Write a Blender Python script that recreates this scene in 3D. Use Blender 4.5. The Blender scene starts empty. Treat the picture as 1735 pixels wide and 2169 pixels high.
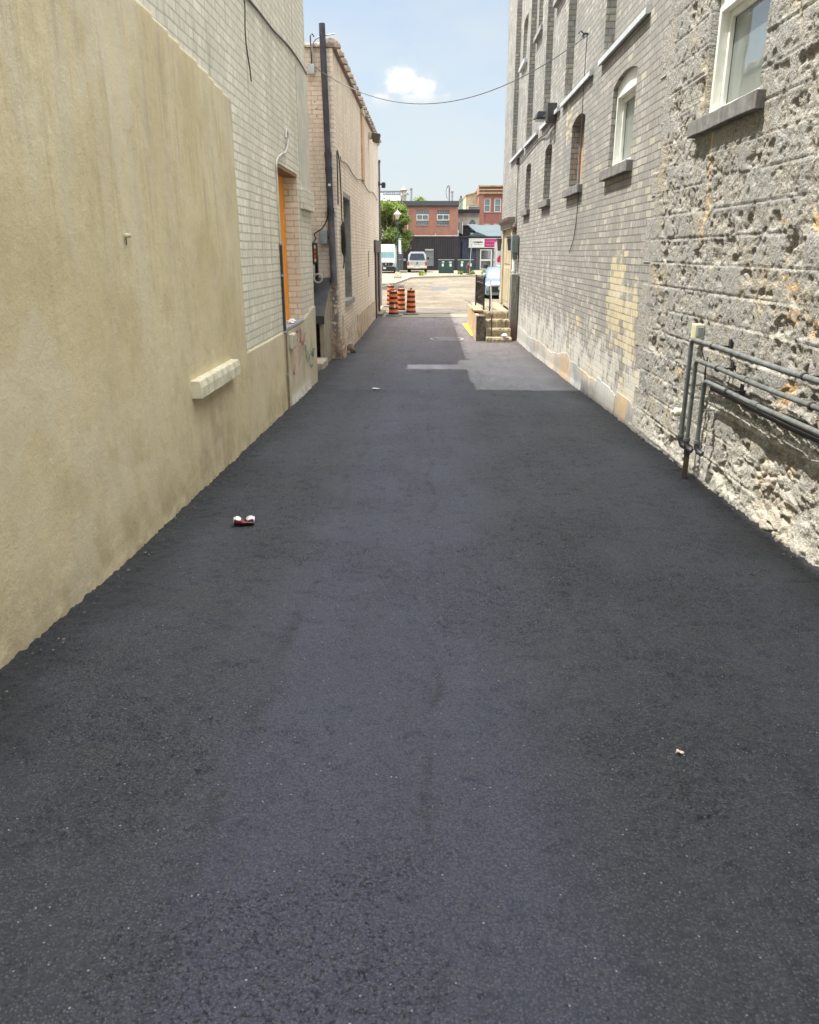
import bpy, bmesh, math, random
import numpy as np
from mathutils import Vector, Matrix
random.seed(7)
R = math.radians
S = bpy.context.scene
C = S.collection

# ------------------------------------------------------------------ camera
cam = bpy.data.cameras.new('camera')
cam.sensor_fit = 'VERTICAL'
cam.sensor_height = 24.0
cam.lens = 24.0 * 1650.0 / 2169.0
cam.clip_end = 3000
cam_o = bpy.data.objects.new('camera', cam)
C.objects.link(cam_o)
cam_o.location = (0, 0, 1.55)
cam_o.rotation_euler = (R(90 - 18.4193), 0, R(1.334))
S.camera = cam_o

# ------------------------------------------------------------------ light
SUN_DIR = Vector((1.0, -0.05, -2.25)).normalized()      # the way the light travels
SUN_STRENGTH = 2.0
SKY_STRENGTH = 0.15
EXPOSURE = 2.05
sun = bpy.data.lights.new('sun', 'SUN')
sun.energy = SUN_STRENGTH
sun.angle = R(0.5)
sun.color = (1.0, 0.955, 0.88)
so = bpy.data.objects.new('sun', sun)
C.objects.link(so)
so.location = (-20, 0, 40)
so.rotation_euler = SUN_DIR.to_track_quat('-Z', 'Y').to_euler()
v = S.view_settings
v.view_transform = 'Standard'; v.look = 'None'; v.gamma = 1.0; v.exposure = EXPOSURE
v.use_curve_mapping = False
S.cycles.max_bounces = 8
S.cycles.diffuse_bounces = 5
S.cycles.use_denoising = True

# ------------------------------------------------------------------ node helpers
class NT:
    def __init__(s, tree):
        s.t = tree; s.n = tree.nodes; s.l = tree.links
    def put(s, sock, val):
        if val is None: return
        if isinstance(val, bpy.types.NodeSocket): s.l.new(val, sock)
        else:
            if sock.type == 'RGBA' and len(val) == 3: val = (*val, 1)
            sock.default_value = val
    def m(s, op, a, b=None, c=None, clamp=False):
        n = s.n.new('ShaderNodeMath'); n.operation = op; n.use_clamp = clamp
        s.put(n.inputs[0], a)
        if b is not None: s.put(n.inputs[1], b)
        if c is not None: s.put(n.inputs[2], c)
        return n.outputs[0]
    def vm(s, op, a, b=None):
        n = s.n.new('ShaderNodeVectorMath'); n.operation = op
        s.put(n.inputs[0], a)
        if b is not None: s.put(n.inputs[1], b)
        return n.outputs['Value'] if op in ('DOT_PRODUCT', 'LENGTH', 'DISTANCE') else n.outputs[0]
    def mix(s, f, a, b, mode='MIX'):
        n = s.n.new('ShaderNodeMix'); n.data_type = 'RGBA'; n.blend_type = mode; n.clamp_factor = True
        s.put(n.inputs[0], f); s.put(n.inputs[6], a); s.put(n.inputs[7], b)
        return n.outputs[2]
    def pos(s):
        return s.n.new('ShaderNodeNewGeometry').outputs['Position']
    def xyz(s, vec):
        n = s.n.new('ShaderNodeSeparateXYZ'); s.put(n.inputs[0], vec)
        return n.outputs[0], n.outputs[1], n.outputs[2]
    def vec(s, x, y, z):
        n = s.n.new('ShaderNodeCombineXYZ')
        s.put(n.inputs[0], x); s.put(n.inputs[1], y); s.put(n.inputs[2], z)
        return n.outputs[0]
    def noise(s, vec, scale, detail=4, rough=.55, dist=0, out=0):
        n = s.n.new('ShaderNodeTexNoise'); s.put(n.inputs['Vector'], vec)
        n.inputs['Scale'].default_value = scale; n.inputs['Detail'].default_value = detail
        n.inputs['Roughness'].default_value = rough; n.inputs['Distortion'].default_value = dist
        return n.outputs[out]
    def voro(s, vec, scale, feat='F1', out='Distance', rnd=1):
        n = s.n.new('ShaderNodeTexVoronoi'); n.feature = feat
        s.put(n.inputs['Vector'], vec); n.inputs['Scale'].default_value = scale
        n.inputs['Randomness'].default_value = rnd
        return n.outputs[out]
    def ss(s, x, a, b, lo=0., hi=1.):
        n = s.n.new('ShaderNodeMapRange'); n.interpolation_type = 'SMOOTHSTEP'
        s.put(n.inputs[0], x)
        for i, q in enumerate((a, b, lo, hi)): n.inputs[i + 1].default_value = q
        return n.outputs[0]
    def attr(s, name):
        n = s.n.new('ShaderNodeAttribute'); n.attribute_name = name
        return n.outputs['Fac']
    def bump(s, h, strength=.5, dist=.01, normal=None):
        n = s.n.new('ShaderNodeBump'); n.inputs['Strength'].default_value = strength
        n.inputs['Distance'].default_value = dist; s.put(n.inputs['Height'], h)
        if normal is not None: s.put(n.inputs['Normal'], normal)
        return n.outputs[0]
    def out(s, color, rough=.8, normal=None, metal=0, spec=.5, **kw):
        b = s.n.new('ShaderNodeBsdfPrincipled'); o = s.n.new('ShaderNodeOutputMaterial')
        s.put(b.inputs['Base Color'], color); s.put(b.inputs['Roughness'], rough)
        s.put(b.inputs['Metallic'], metal); b.inputs['Specular IOR Level'].default_value = spec
        if normal is not None: s.l.new(normal, b.inputs['Normal'])
        for k, q in kw.items(): s.put(b.inputs[k.replace('_', ' ')], q)
        s.l.new(b.outputs[0], o.inputs[0])
        return b

def newmat(name):
    m = bpy.data.materials.new(name); m.use_nodes = True; m.node_tree.nodes.clear()
    return m, NT(m.node_tree)

def simple(name, col, rough=.6, metal=0, var=.12, scale=12, bump=.0, spec=.5, dirt=0, **kw):
    """painted / plain surface with uneven colour, faint dirt and a little bump"""
    m, t = newmat(name); p = t.pos()
    n1 = t.noise(p, scale, 5, .6); n2 = t.noise(t.vm('MULTIPLY', p, (1, 1, .15)), scale * 1.7, 4, .6)
    f = t.m('ADD', t.m('MULTIPLY', n1, .6), t.m('MULTIPLY', n2, .4))
    dk = tuple(c * (1 - var * 2) for c in col); lt = tuple(min(1, c * (1 + var * 2)) for c in col)
    c = t.mix(t.ss(f, .3, .7), dk, lt)
    if dirt:
        d = t.ss(t.noise(p, scale * .6, 6, .7), .48, .7)
        c = t.mix(t.m('MULTIPLY', d, dirt), c, (.10, .085, .065))
    r = t.m('ADD', rough - .08, t.m('MULTIPLY', n1, .16))
    nm = t.bump(t.noise(p, scale * 6, 4, .6), bump, .004) if bump else None
    t.out(c, r, nm, metal, spec, **kw)
    return m

# ------------------------------------------------------------------ sky
w = bpy.data.worlds.new("World"); S.world = w; w.use_nodes = True
w.node_tree.nodes.clear(); t = NT(w.node_tree)
sky = t.n.new('ShaderNodeTexSky'); sky.sky_type = 'NISHITA'; sky.sun_disc = False
to_sun = -SUN_DIR
sky.sun_elevation = math.asin(to_sun.z)
sky.sun_rotation = math.atan2(to_sun.x, to_sun.y)
sky.air_density = 1.0; sky.dust_density = 2.2; sky.ozone_density = 1.2; sky.altitude = 300
g = t.n.new('ShaderNodeTexCoord').outputs['Generated']
gx, gy, gz = t.xyz(g)
# thin high veil that whitens the sky, a little denser near the horizon
px = t.m('DIVIDE', gx, t.m('MAXIMUM', gy, .05)); pz = t.m('DIVIDE', gz, t.m('MAXIMUM', gy, .05))
veiln = t.noise(t.vec(px, t.m('MULTIPLY', pz, 2.2), 0), 5.5, 5, .55)
veil = t.m('ADD', t.ss(gz, .55, 0, .28, .80), t.m('MULTIPLY', t.m('SUBTRACT', veiln, .5), .9), clamp=True)
skyc = t.mix(veil, t.mix(1, sky.outputs[0], (.31, .325, .33), 'MULTIPLY'), (1.30, 1.40, 1.43))
# overhead sky, out of view, raised well above horizon brightness to fill the shade
skyc = t.mix(t.ss(gz, .40, .95), skyc, (8.4, 8.55, 8.7))
# one small cumulus over the far end of the lane: two lobes with a ragged top and a thin base
def lobe(cx, cz, rx, rz):
    a = t.m('DIVIDE', t.m('SUBTRACT', px, cx), rx); b = t.m('DIVIDE', t.m('SUBTRACT', pz, cz), rz)
    return t.m('SUBTRACT', 1, t.m('SQRT', t.m('ADD', t.m('MULTIPLY', a, a), t.m('MULTIPLY', b, b))))
fb = t.noise(t.vec(px, pz, .3), 48, 7, .62)
fb2 = t.noise(t.vec(px, pz, 4.3), 17, 4, .5)
L = t.m('MAXIMUM', lobe(-.033, .184, .022, .021), lobe(-.008, .178, .019, .014))
L = t.m('MAXIMUM', L, lobe(-.052, .165, .019, .010))
L = t.m('MAXIMUM', L, lobe(-.014, .167, .036, .010))
d = t.m('ADD', L, t.m('MULTIPLY', t.m('SUBTRACT', fb, .5), 1.5))
d = t.m('ADD', d, t.m('MULTIPLY', t.m('SUBTRACT', fb2, .5), .7))
cm = t.m('ADD', t.m('MULTIPLY', t.ss(d, -.02, .46), .74), t.m('MULTIPLY', t.ss(d, -.5, .6), .2))
low = t.ss(pz, .148, .172)
cm = t.m('MULTIPLY', cm, low)
front = t.m('GREATER_THAN', gy, .3)
cm = t.m('MULTIPLY', cm, front)
ccol = t.mix(t.ss(t.m('ADD', pz, t.m('MULTIPLY', fb, .02)), .160, .196), (1.22, 1.31, 1.40), (1.85, 1.86, 1.86))
final = t.mix(t.m('MULTIPLY', cm, .96), skyc, ccol)
bg = t.n.new('ShaderNodeBackground'); t.l.new(final, bg.inputs[0]); bg.inputs[1].default_value = SKY_STRENGTH
wo = t.n.new('ShaderNodeOutputWorld'); t.l.new(bg.outputs[0], wo.inputs[0])

# ------------------------------------------------------------------ mesh helpers
def tag(o, label=None, cat=None, group=None, kind=None):
    if label: o['label'] = label
    if cat: o['category'] = cat
    if group: o['group'] = group
    if kind: o['kind'] = kind
    return o

def thing(name, label, cat, loc=(0, 0, 0), rz=0, group=None):
    o = bpy.data.objects.new(name, None); C.objects.link(o)
    o.empty_display_size = .2
    o.location = loc; o.rotation_euler = (0, 0, rz)
    return tag(o, label, cat, group)

class MB:
    def __init__(s): s.v = []; s.f = []
    def add(s, vs, fs):
        b = len(s.v); s.v += [tuple(p) for p in vs]; s.f += [tuple(b + i for i in f) for f in fs]; return s
    def box(s, x0, x1, y0, y1, z0, z1, M=None):
        vs = [(x, y, z) for x in (x0, x1) for y in (y0, y1) for z in (z0, z1)]
        if M is not None: vs = [M @ Vector(p) for p in vs]
        return s.add(vs, [(0, 1, 3, 2), (4, 6, 7, 5), (0, 4, 5, 1), (2, 3, 7, 6), (0, 2, 6, 4), (1, 5, 7, 3)])
    def prism(s, pts, axis, a, b):
        """pts in the two other axes, extruded along axis from a to b"""
        n = len(pts)
        def P(p, q):
            return {'x': (q, p[0], p[1]), 'y': (p[0], q, p[1]), 'z': (p[0], p[1], q)}[axis]
        vs = [P(p, a) for p in pts] + [P(p, b) for p in pts]
        fs = [tuple(range(n)), tuple(range(2 * n - 1, n - 1, -1))]
        fs += [(i, n + i, n + (i + 1) % n, (i + 1) % n) for i in range(n)]
        return s.add(vs, fs)
    def tube(s, pts, r, n=8, caps=True):
        pts = [Vector(p) for p in pts]; rs = r if isinstance(r, (list, tuple)) else [r] * len(pts)
        rings = []; up = None
        for i, p in enumerate(pts):
            a = pts[max(i - 1, 0)]; b = pts[min(i + 1, len(pts) - 1)]
            d = (b - a).normalized()
            if up is None:
                up = d.orthogonal().normalized()
            up = (up - d * up.dot(d)).normalized(); sd = d.cross(up)
            rings.append([p + (up * math.cos(k * 2 * math.pi / n) + sd * math.sin(k * 2 * math.pi / n)) * rs[i] for k in range(n)])
        vs = [q for rg in rings for q in rg]; fs = []
        for i in range(len(pts) - 1):
            for k in range(n):
                a = i * n + k; b = i * n + (k + 1) % n
                fs.append((a, b, b + n, a + n))
        if caps: fs += [tuple(range(n - 1, -1, -1)), tuple((len(pts) - 1) * n + k for k in range(n))]
        return s.add(vs, fs)
    def lathe(s, prof, c=(0, 0, 0), n=16, M=None):
        """prof: (radius, z)"""
        vs = []; fs = []
        for r, z in prof:
            for k in range(n):
                a = 2 * math.pi * k / n
                p = Vector((r * math.cos(a), r * math.sin(a), z))
                if M is not None: p = M @ p
                vs.append(p + Vector(c))
        for i in range(len(prof) - 1):
            for k in range(n):
                a = i * n + k; b = i * n + (k + 1) % n
                fs.append((a, b, b + n, a + n))
        fs += [tuple(range(n - 1, -1, -1)), tuple((len(prof) - 1) * n + k for k in range(n))]
        return s.add(vs, fs)
    def loft(s, secs, closed_caps=True):
        n = len(secs[0]); vs = [p for q in secs for p in q]; fs = []
        for i in range(len(secs) - 1):
            for k in range(n):
                a = i * n + k; b = i * n + (k + 1) % n
                fs.append((a, b, b + n, a + n))
        if closed_caps: fs += [tuple(range(n - 1, -1, -1)), tuple((len(secs) - 1) * n + k for k in range(n))]
        return s.add(vs, fs)
    def build(s, name, mat, parent=None, smooth=False, bevel=0, label=None):
        me = bpy.data.meshes.new(name); me.from_pydata([tuple(p) for p in s.v], [], s.f)
        bm = bmesh.new(); bm.from_mesh(me)
        bmesh.ops.recalc_face_normals(bm, faces=bm.faces)
        bm.to_mesh(me); bm.free()
        me.materials.append(mat)
        if smooth:
            me.shade_smooth()
            try: me.set_sharp_from_angle(angle=R(40))
            except Exception: pass
        o = bpy.data.objects.new(name, me); C.objects.link(o)
        if parent is not None: o.parent = parent
        if bevel:
            b = o.modifiers.new('bevel', 'BEVEL'); b.width = bevel; b.segments = 2; b.limit_method = 'ANGLE'; b.angle_limit = R(40)
        if label: o['label'] = label
        return o

def setparent(o, parent):
    o.parent = parent
    return o

def spline(pts, n=6):
    """Catmull-Rom through pts"""
    P = [Vector(p) for p in pts]; P = [P[0] * 2 - P[1]] + P + [P[-1] * 2 - P[-2]]
    out = []
    for i in range(1, len(P) - 2):
        for k in range(n):
            u = k / n
            a, b, c, d = P[i - 1], P[i], P[i + 1], P[i + 2]
            out.append(.5 * ((2 * b) + (c - a) * u + (2 * a - 5 * b + 4 * c - d) * u * u + (3 * b - a - 3 * c + d) * u ** 3))
    out.append(P[-2]); return out

def lettering(txt, size, mat, parent, loc, rot, name='lettering', extrude=.004, bold=0):
    cu = bpy.data.curves.new(name, 'FONT'); cu.body = txt; cu.size = size; cu.extrude = extrude
    cu.offset = bold; cu.align_x = 'CENTER'; cu.align_y = 'CENTER'; cu.resolution_u = 3
    tmp = bpy.data.objects.new('tmp', cu); C.objects.link(tmp)
    dg = bpy.context.evaluated_depsgraph_get(); dg.update()
    me = bpy.data.meshes.new_from_object(tmp.evaluated_get(dg))
    bpy.data.objects.remove(tmp); bpy.data.curves.remove(cu)
    me.materials.clear(); me.materials.append(mat)
    o = bpy.data.objects.new(name, me); C.objects.link(o)
    o.parent = parent; o.location = loc; o.rotation_euler = rot
    return o

# numpy noise -------------------------------------------------------------
def _h(ix, iy, s):
    n = (ix.astype(np.int64) * 374761393 + iy.astype(np.int64) * 668265263 + s * 1442695041) & 0xffffffff
    n = ((n ^ (n >> 13)) * 1274126177) & 0xffffffff
    n = ((n ^ (n >> 16)) * 2246822519) & 0xffffffff
    return ((n ^ (n >> 15)) & 0xffffff) / float(0xffffff)
def vn(x, y, s=0):
    ix = np.floor(x); iy = np.floor(y); fx = x - ix; fy = y - iy
    u = fx * fx * fx * (fx * (fx * 6 - 15) + 10); q = fy * fy * fy * (fy * (fy * 6 - 15) + 10)
    a = _h(ix, iy, s); b = _h(ix + 1, iy, s); c = _h(ix, iy + 1, s); d = _h(ix + 1, iy + 1, s)
    return (a + (b - a) * u) * (1 - q) + (c + (d - c) * u) * q
def fbm(x, y, s=0, o=4, g=.5):
    r = 0; a = 1; t_ = 0
    for i in range(o):
        r = r + a * vn(x * 2 ** i + 17.3 * i, y * 2 ** i + 9.1 * i, s + i); t_ += a; a *= g
    return r / t_
def ridge(x, y, s=0, o=4, g=.5):
    r = 0; a = 1; t_ = 0
    for i in range(o):
        r = r + a * (1 - np.abs(2 * vn(x * 2 ** i + 5.3 * i, y * 2 ** i + 2.1 * i, s + i) - 1)); t_ += a; a *= g
    return r / t_
def vor(x, y, s=0):
    ix = np.floor(x); iy = np.floor(y); best = np.full(np.shape(x), 9.); sec = np.full(np.shape(x), 9.); idv = np.zeros(np.shape(x))
    for dx in (-1, 0, 1):
        for dy in (-1, 0, 1):
            jx = ix + dx; jy = iy + dy
            px_ = jx + _h(jx, jy, s); py_ = jy + _h(jx, jy, s + 7)
            d_ = np.hypot(px_ - x, py_ - y); i_ = _h(jx, jy, s + 13)
            m_ = d_ < best
            sec = np.where(m_, best, np.minimum(sec, d_)); idv = np.where(m_, i_, idv); best = np.where(m_, d_, best)
    return best, sec, idv
def sst(x, a, b):
    u = np.clip((x - a) / (b - a), 0, 1); return u * u * (3 - 2 * u)

def grid_mesh(name, U, V, fn, mat, keep=None, skirt=None, attrs=None, parent=None, smooth=True, flip=False):
    """U,V 1-d arrays. fn(u,v)->xyz arrays. keep(uc,vc)->bool per cell. skirt(xyz)->xyz of the back edge."""
    uu, vv = np.meshgrid(U, V, indexing='ij'); X, Y, Z = fn(uu, vv)
    co = np.stack([X, Y, Z], -1).reshape(-1, 3); nu, nv = len(U), len(V)
    idx = np.arange(nu * nv).reshape(nu, nv)
    quads = np.stack([idx[:-1, :-1], idx[1:, :-1], idx[1:, 1:], idx[:-1, 1:]], -1)
    if keep is not None:
        uc = (uu[:-1, :-1] + uu[1:, 1:]) / 2; vc = (vv[:-1, :-1] + vv[1:, 1:]) / 2
        K = keep(uc, vc)
    else: K = np.ones((nu - 1, nv - 1), bool)
    Q = quads[K]
    if skirt is not None:
        P = np.zeros((nu + 1, nv + 1), bool); P[1:-1, 1:-1] = K
        es = []
        inner = P[1:-1, 1:-1]
        for (nb, a, b) in ((P[:-2, 1:-1], 0, 3), (P[2:, 1:-1], 1, 2), (P[1:-1, :-2], 0, 1), (P[1:-1, 2:], 3, 2)):
            m_ = inner & ~nb
            q = quads[m_]; es.append(q[:, [a, b]])
        es = np.concatenate(es)
        base = len(co); bk = skirt(co[es.reshape(-1)])
        co2 = np.concatenate([co, bk])
        n_ = len(es); ids = base + np.arange(2 * n_).reshape(-1, 2)
        Q = np.concatenate([Q, np.stack([es[:, 0], es[:, 1], ids[:, 1], ids[:, 0]], -1)])
        src = np.concatenate([np.arange(base), es.reshape(-1)])
    else:
        co2 = co; src = np.arange(len(co))
    used = np.zeros(len(co2), bool); used[Q.reshape(-1)] = True
    remap = np.cumsum(used) - 1; Q = remap[Q]; co2 = co2[used]; src = src[used]
    if flip: Q = Q[:, ::-1]
    me = bpy.data.meshes.new(name); n = len(co2); f = len(Q)
    me.vertices.add(n); me.vertices.foreach_set('co', co2.astype(np.float32).reshape(-1))
    me.loops.add(f * 4); me.loops.foreach_set('vertex_index', Q.astype(np.int32).reshape(-1))
    me.polygons.add(f); me.polygons.foreach_set('loop_start', np.arange(0, f * 4, 4, dtype=np.int32))
    me.update(calc_edges=True)
    if smooth: me.polygons.foreach_set('use_smooth', np.ones(f, bool))
    if attrs:
        A = attrs(uu, vv)
        for k_, a_ in A.items():
            at = me.attributes.new(k_, 'FLOAT', 'POINT')
            at.data.foreach_set('value', a_.reshape(-1)[src].astype(np.float32))
    me.materials.append(mat); me.update()
    o = bpy.data.objects.new(name, me); C.objects.link(o)
    if parent is not None: o.parent = parent
    return o

def zg(y):
    """height of the lane along its length"""
    return np.interp(y, [-20, 0, 12, 17, 20, 24, 30, 2000], [.56, 0, -.337, -.472, -.50, -.475, -.46, -.46])
XL, XR = -1.71, 2.18
# ------------------------------------------------------------------ wall materials
def uvwall(t):
    p = t.pos(); x, y, z = t.xyz(p)
    gn = t.n.new('ShaderNodeNewGeometry').outputs['True Normal']
    nx, ny, nz = t.xyz(gn)
    f = t.m('GREATER_THAN', t.m('ABSOLUTE', ny), .6)
    u = t.m('ADD', t.m('MULTIPLY', y, t.m('SUBTRACT', 1, f)), t.m('MULTIPLY', x, f))
    return p, u, z
def bricktex(t, u, z, bw, rh, mort, smooth=.15, c1=(0, 0, 0), c2=(1, 1, 1), off=.5, wob=.006):
    wv = t.noise(t.vec(u, z, 0), 2.3, 3, .6, out=1)
    dx, dy, dz = t.xyz(t.vm('MULTIPLY', t.vm('SUBTRACT', wv, (.5, .5, .5)), (wob, wob * 1.6, 0)))
    w2 = t.noise(t.vec(u, z, 7), 30, 2, .5, out=1)
    ex, ey, ez = t.xyz(t.vm('MULTIPLY', t.vm('SUBTRACT', w2, (.5, .5, .5)), (.008, .006, 0)))
    vec = t.vec(t.m('ADD', u, t.m('ADD', dx, ex)), t.m('ADD', z, t.m('ADD', t.m('MULTIPLY', dy, 2), ey)), 0)
    n = t.n.new('ShaderNodeTexBrick'); t.put(n.inputs['Vector'], vec)
    n.offset = off; n.squash = 1
    n.inputs['Scale'].default_value = 1; n.inputs['Mortar Size'].default_value = mort
    n.inputs['Mortar Smooth'].default_value = smooth
    n.inputs['Brick Width'].default_value = bw; n.inputs['Row Height'].default_value = rh
    n.inputs['Color1'].default_value = (*c1, 1); n.inputs['Color2'].default_value = (*c2, 1)
    n.inputs['Mortar'].default_value = (.5, .5, .5, 1); n.inputs['Bias'].default_value = 0
    return n.outputs['Color'], n.outputs['Fac']
def brick_pair(t, u, z, bw=.222, rh=.075, mort=.006, header=6):
    ca, fa = bricktex(t, u, z, bw, rh, mort); cb, fb_ = bricktex(t, u, z, bw / 2, rh, mort)
    if not header: return ca, fa
    row = t.m('FLOOR', t.m('DIVIDE', z, rh)); h = t.m('LESS_THAN', t.m('FLOORED_MODULO', row, header), .5)
    fm = t.m('ADD', t.m('MULTIPLY', fa, t.m('SUBTRACT', 1, h)), t.m('MULTIPLY', fb_, h))
    return t.mix(h, ca, cb), fm
def boxmask(t, u, z, u0, u1, z0, z1, e=.15):
    a = t.m('MULTIPLY', t.ss(u, u0 - e, u0 + e), t.ss(u, u1 + e, u1 - e))
    b = t.m('MULTIPLY', t.ss(z, z0 - e, z0 + e), t.ss(z, z1 + e, z1 - e))
    return t.m('MULTIPLY', a, b)

def painted_brick(name, base, mortar, header=0, var=.10, thick=.5, stain=None, rh=.075, mort=.008):
    m, t = newmat(name); p, u, z = uvwall(t)
    cb, f = brick_pair(t, u, z, header=header, rh=rh, mort=mort)
    rnd = t.m('MULTIPLY', t.xyz(cb)[0], 1)
    lo = tuple(c * (1 - var) for c in base); hi = tuple(min(1, c * (1 + var)) for c in base)
    c = t.mix(rnd, lo, hi)
    big = t.noise(t.vec(t.m('MULTIPLY', u, 1.6), t.m('MULTIPLY', z, .5), 0), 1.3, 6, .65)
    c = t.mix(t.ss(big, .35, .7), c, tuple(q * .80 for q in base))
    c = t.mix(t.m('MULTIPLY', t.ss(t.noise(p, 30, 4, .7), .60, .72), .35), c, (.30, .28, .23))
    # joints: the paint bridges some of them
    gap = t.m('MULTIPLY', t.ss(t.noise(p, 9, 3, .6), .42, .66), .8)
    mc = t.mix(gap, mortar, tuple((a + b) / 2 for a, b in zip(base, mortar)))
    c = t.mix(f, c, mc)
    if stain: c = stain(t, p, u, z, c, rnd, f)
    h = t.m('ADD', t.m('MULTIPLY', t.m('SUBTRACT', 1, f), 1), t.m('MULTIPLY', t.noise(p, 60, 4, .7), .25))
    h = t.m('ADD', h, t.m('MULTIPLY', rnd, .25))
    t.out(c, .85, t.bump(h, .8, .006 * thick * 2), spec=.25)
    return m

def stain_b1(t, p, u, z, c, rnd, f):
    s = t.noise(t.vec(t.m('MULTIPLY', u, 7), t.m('MULTIPLY', z, .5), 2), 1.6, 5, .65)
    c = t.mix(t.m('MULTIPLY', t.ss(s, .50, .75), .55), c, (.33, .31, .23))
    g = t.m('MULTIPLY', boxmask(t, u, z, 11.1, 11.8, .75, 1.1, .12), t.ss(t.noise(p, 22, 3, .7, 1.5), .53, .60))
    return t.mix(t.m('MULTIPLY', g, .55), c, (.55, .24, .16))
def stain_b2(t, p, u, z, c, rnd, f):
    s = t.noise(t.vec(t.m('MULTIPLY', u, 5), t.m('MULTIPLY', z, .8), 2), 1.8, 5, .65)
    c = t.mix(t.m('MULTIPLY', t.ss(s, .50, .78), .5), c, (.40, .31, .22))
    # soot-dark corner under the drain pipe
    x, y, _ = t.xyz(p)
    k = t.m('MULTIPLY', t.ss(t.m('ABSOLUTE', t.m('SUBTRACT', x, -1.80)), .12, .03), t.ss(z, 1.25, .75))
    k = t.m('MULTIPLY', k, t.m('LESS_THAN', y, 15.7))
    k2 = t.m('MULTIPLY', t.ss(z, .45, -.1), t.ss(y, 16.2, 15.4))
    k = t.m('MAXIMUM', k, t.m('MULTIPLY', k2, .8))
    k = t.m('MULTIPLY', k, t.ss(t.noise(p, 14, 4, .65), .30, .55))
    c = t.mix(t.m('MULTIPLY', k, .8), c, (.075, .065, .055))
    lowm = t.m('MULTIPLY', t.ss(z, .25, -.05), t.ss(t.noise(p, 3.5, 5, .7), .40, .58))
    return t.mix(t.m('MULTIPLY', lowm, .65), c, (.34, .25, .17))
def stain_right(t, p, u, z, c, rnd, f):
    # bare cream brick where the grey paint came off, whole bricks at a time
    y = u
    reg = boxmask(t, y, z, 9.05, 9.85, .50, 1.60, .28)
    reg = t.m('MAXIMUM', reg, boxmask(t, y, z, 8.35, 9.0, .35, 1.25, .3))
    reg = t.m('MAXIMUM', reg, boxmask(t, y, z, 7.9, 8.45, .0, .42, .14))
    reg = t.m('MAXIMUM', reg, boxmask(t, y, z, 8.3, 9.0, -.1, .2, .15))
    reg = t.m('MAXIMUM', reg, t.m('MULTIPLY', boxmask(t, y, z, 9.8, 10.9, -.1, .18, .1), .9))
    reg = t.m('MAXIMUM', reg, t.m('MULTIPLY', boxmask(t, y, z, 13.2, 13.8, 3.2, 3.8, .15), .7))
    wide = t.m('MULTIPLY', t.m('MULTIPLY', t.ss(z, 1.5, .5), t.ss(y, 17, 11)), t.ss(t.noise(t.vec(t.m('MULTIPLY', y, 1.3), t.m('MULTIPLY', z, .8), 9), 1.5, 5, .65), .48, .62))
    reg = t.m('MAXIMUM', reg, t.m('MULTIPLY', wide, .62))
    n = t.noise(t.vec(t.m('MULTIPLY', y, 2), z, 0), 2.6, 4, .6)
    bk = t.m('ADD', t.m('MULTIPLY', reg, .75), t.m('MULTIPLY', t.m('SUBTRACT', rnd, .5), .55))
    bk = t.m('ADD', bk, t.m('MULTIPLY', t.m('SUBTRACT', n, .5), .8))
    mk = t.m('MULTIPLY', t.ss(bk, .36, .52), t.m('SUBTRACT', 1, t.m('MULTIPLY', f, .6)))
    c = t.mix(mk, c, t.mix(t.noise(p, 6, 3, .6), (.46, .38, .22), (.60, .54, .38)))
    # scattered cream bricks elsewhere
    sc = t.m('MULTIPLY', t.m('GREATER_THAN', t.m('ADD', rnd, t.m('MULTIPLY', n, .5)), 1.16), t.m('SUBTRACT', 1, f))
    c = t.mix(t.m('MULTIPLY', sc, .4), c, (.50, .46, .34))
    # lime bloom running down, thick near the foot
    reg2 = t.m('MULTIPLY', t.ss(y, 19, 8.5, 0, .08), 1)
    drip = t.noise(t.vec(t.m('MULTIPLY', y, 3.4), t.m('MULTIPLY', z, .9), 5), 2.2, 6, .68)
    foot = t.ss(z, .95, .02)
    w_ = t.ss(t.m('ADD', drip, t.m('MULTIPLY', foot, .15)), .60, .70)
    w_ = t.m('MULTIPLY', w_, t.ss(z, 1.75, .7, .25, 1))
    up = t.m('MULTIPLY', t.ss(t.m('ADD', drip, t.m('MULTIPLY', t.ss(y, 11, 17), .10)), .60, .74), t.ss(z, 2.6, 3.4))
    w_ = t.m('MAXIMUM', w_, t.m('MULTIPLY', up, .8))
    w_ = t.m('MULTIPLY', w_, t.ss(t.noise(p, 25, 4, .7), .32, .55))
    c = t.mix(t.m('MULTIPLY', w_, .8), c, (.56, .555, .53))
    wb = t.m('MULTIPLY', t.ss(t.m('ADD', t.noise(p, 3.1, 6, .75), t.m('MULTIPLY', foot, .13)), .565, .65), t.ss(z, 2.1, 1.0, .15, .9))
    c = t.mix(t.m('MULTIPLY', wb, .8), c, (.55, .53, .47))
    # darker damp grey zone
    dk = t.m('MULTIPLY', t.ss(t.noise(t.vec(y, z, 3), .9, 4, .6), .52, .66), .35)
    return t.mix(dk, c, (.17, .17, .165))

M_b1brick = painted_brick('cream_painted_brick', (.80, .765, .625), (.52, .485, .385), header=5, stain=stain_b1)
M_b2brick = painted_brick('tan_painted_brick', (.88, .765, .63), (.57, .465, .36), header=0, stain=stain_b2)
M_rbrick = painted_brick('grey_painted_brick', (.315, .303, .275), (.15, .143, .128), header=6, var=.18, thick=.9, mort=.008, stain=stain_right)
M_farred = painted_brick('red_brick', (.43, .20, .145), (.36, .22, .17), rh=.09)  # lightened so the colour carries distance haze
M_farred2 = painted_brick('dark_red_brick', (.38, .16, .13), (.30, .17, .14), rh=.09)
M_cream = painted_brick('pale_yellow_brick', (.62, .55, .36), (.5, .45, .32), rh=.09)

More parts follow.
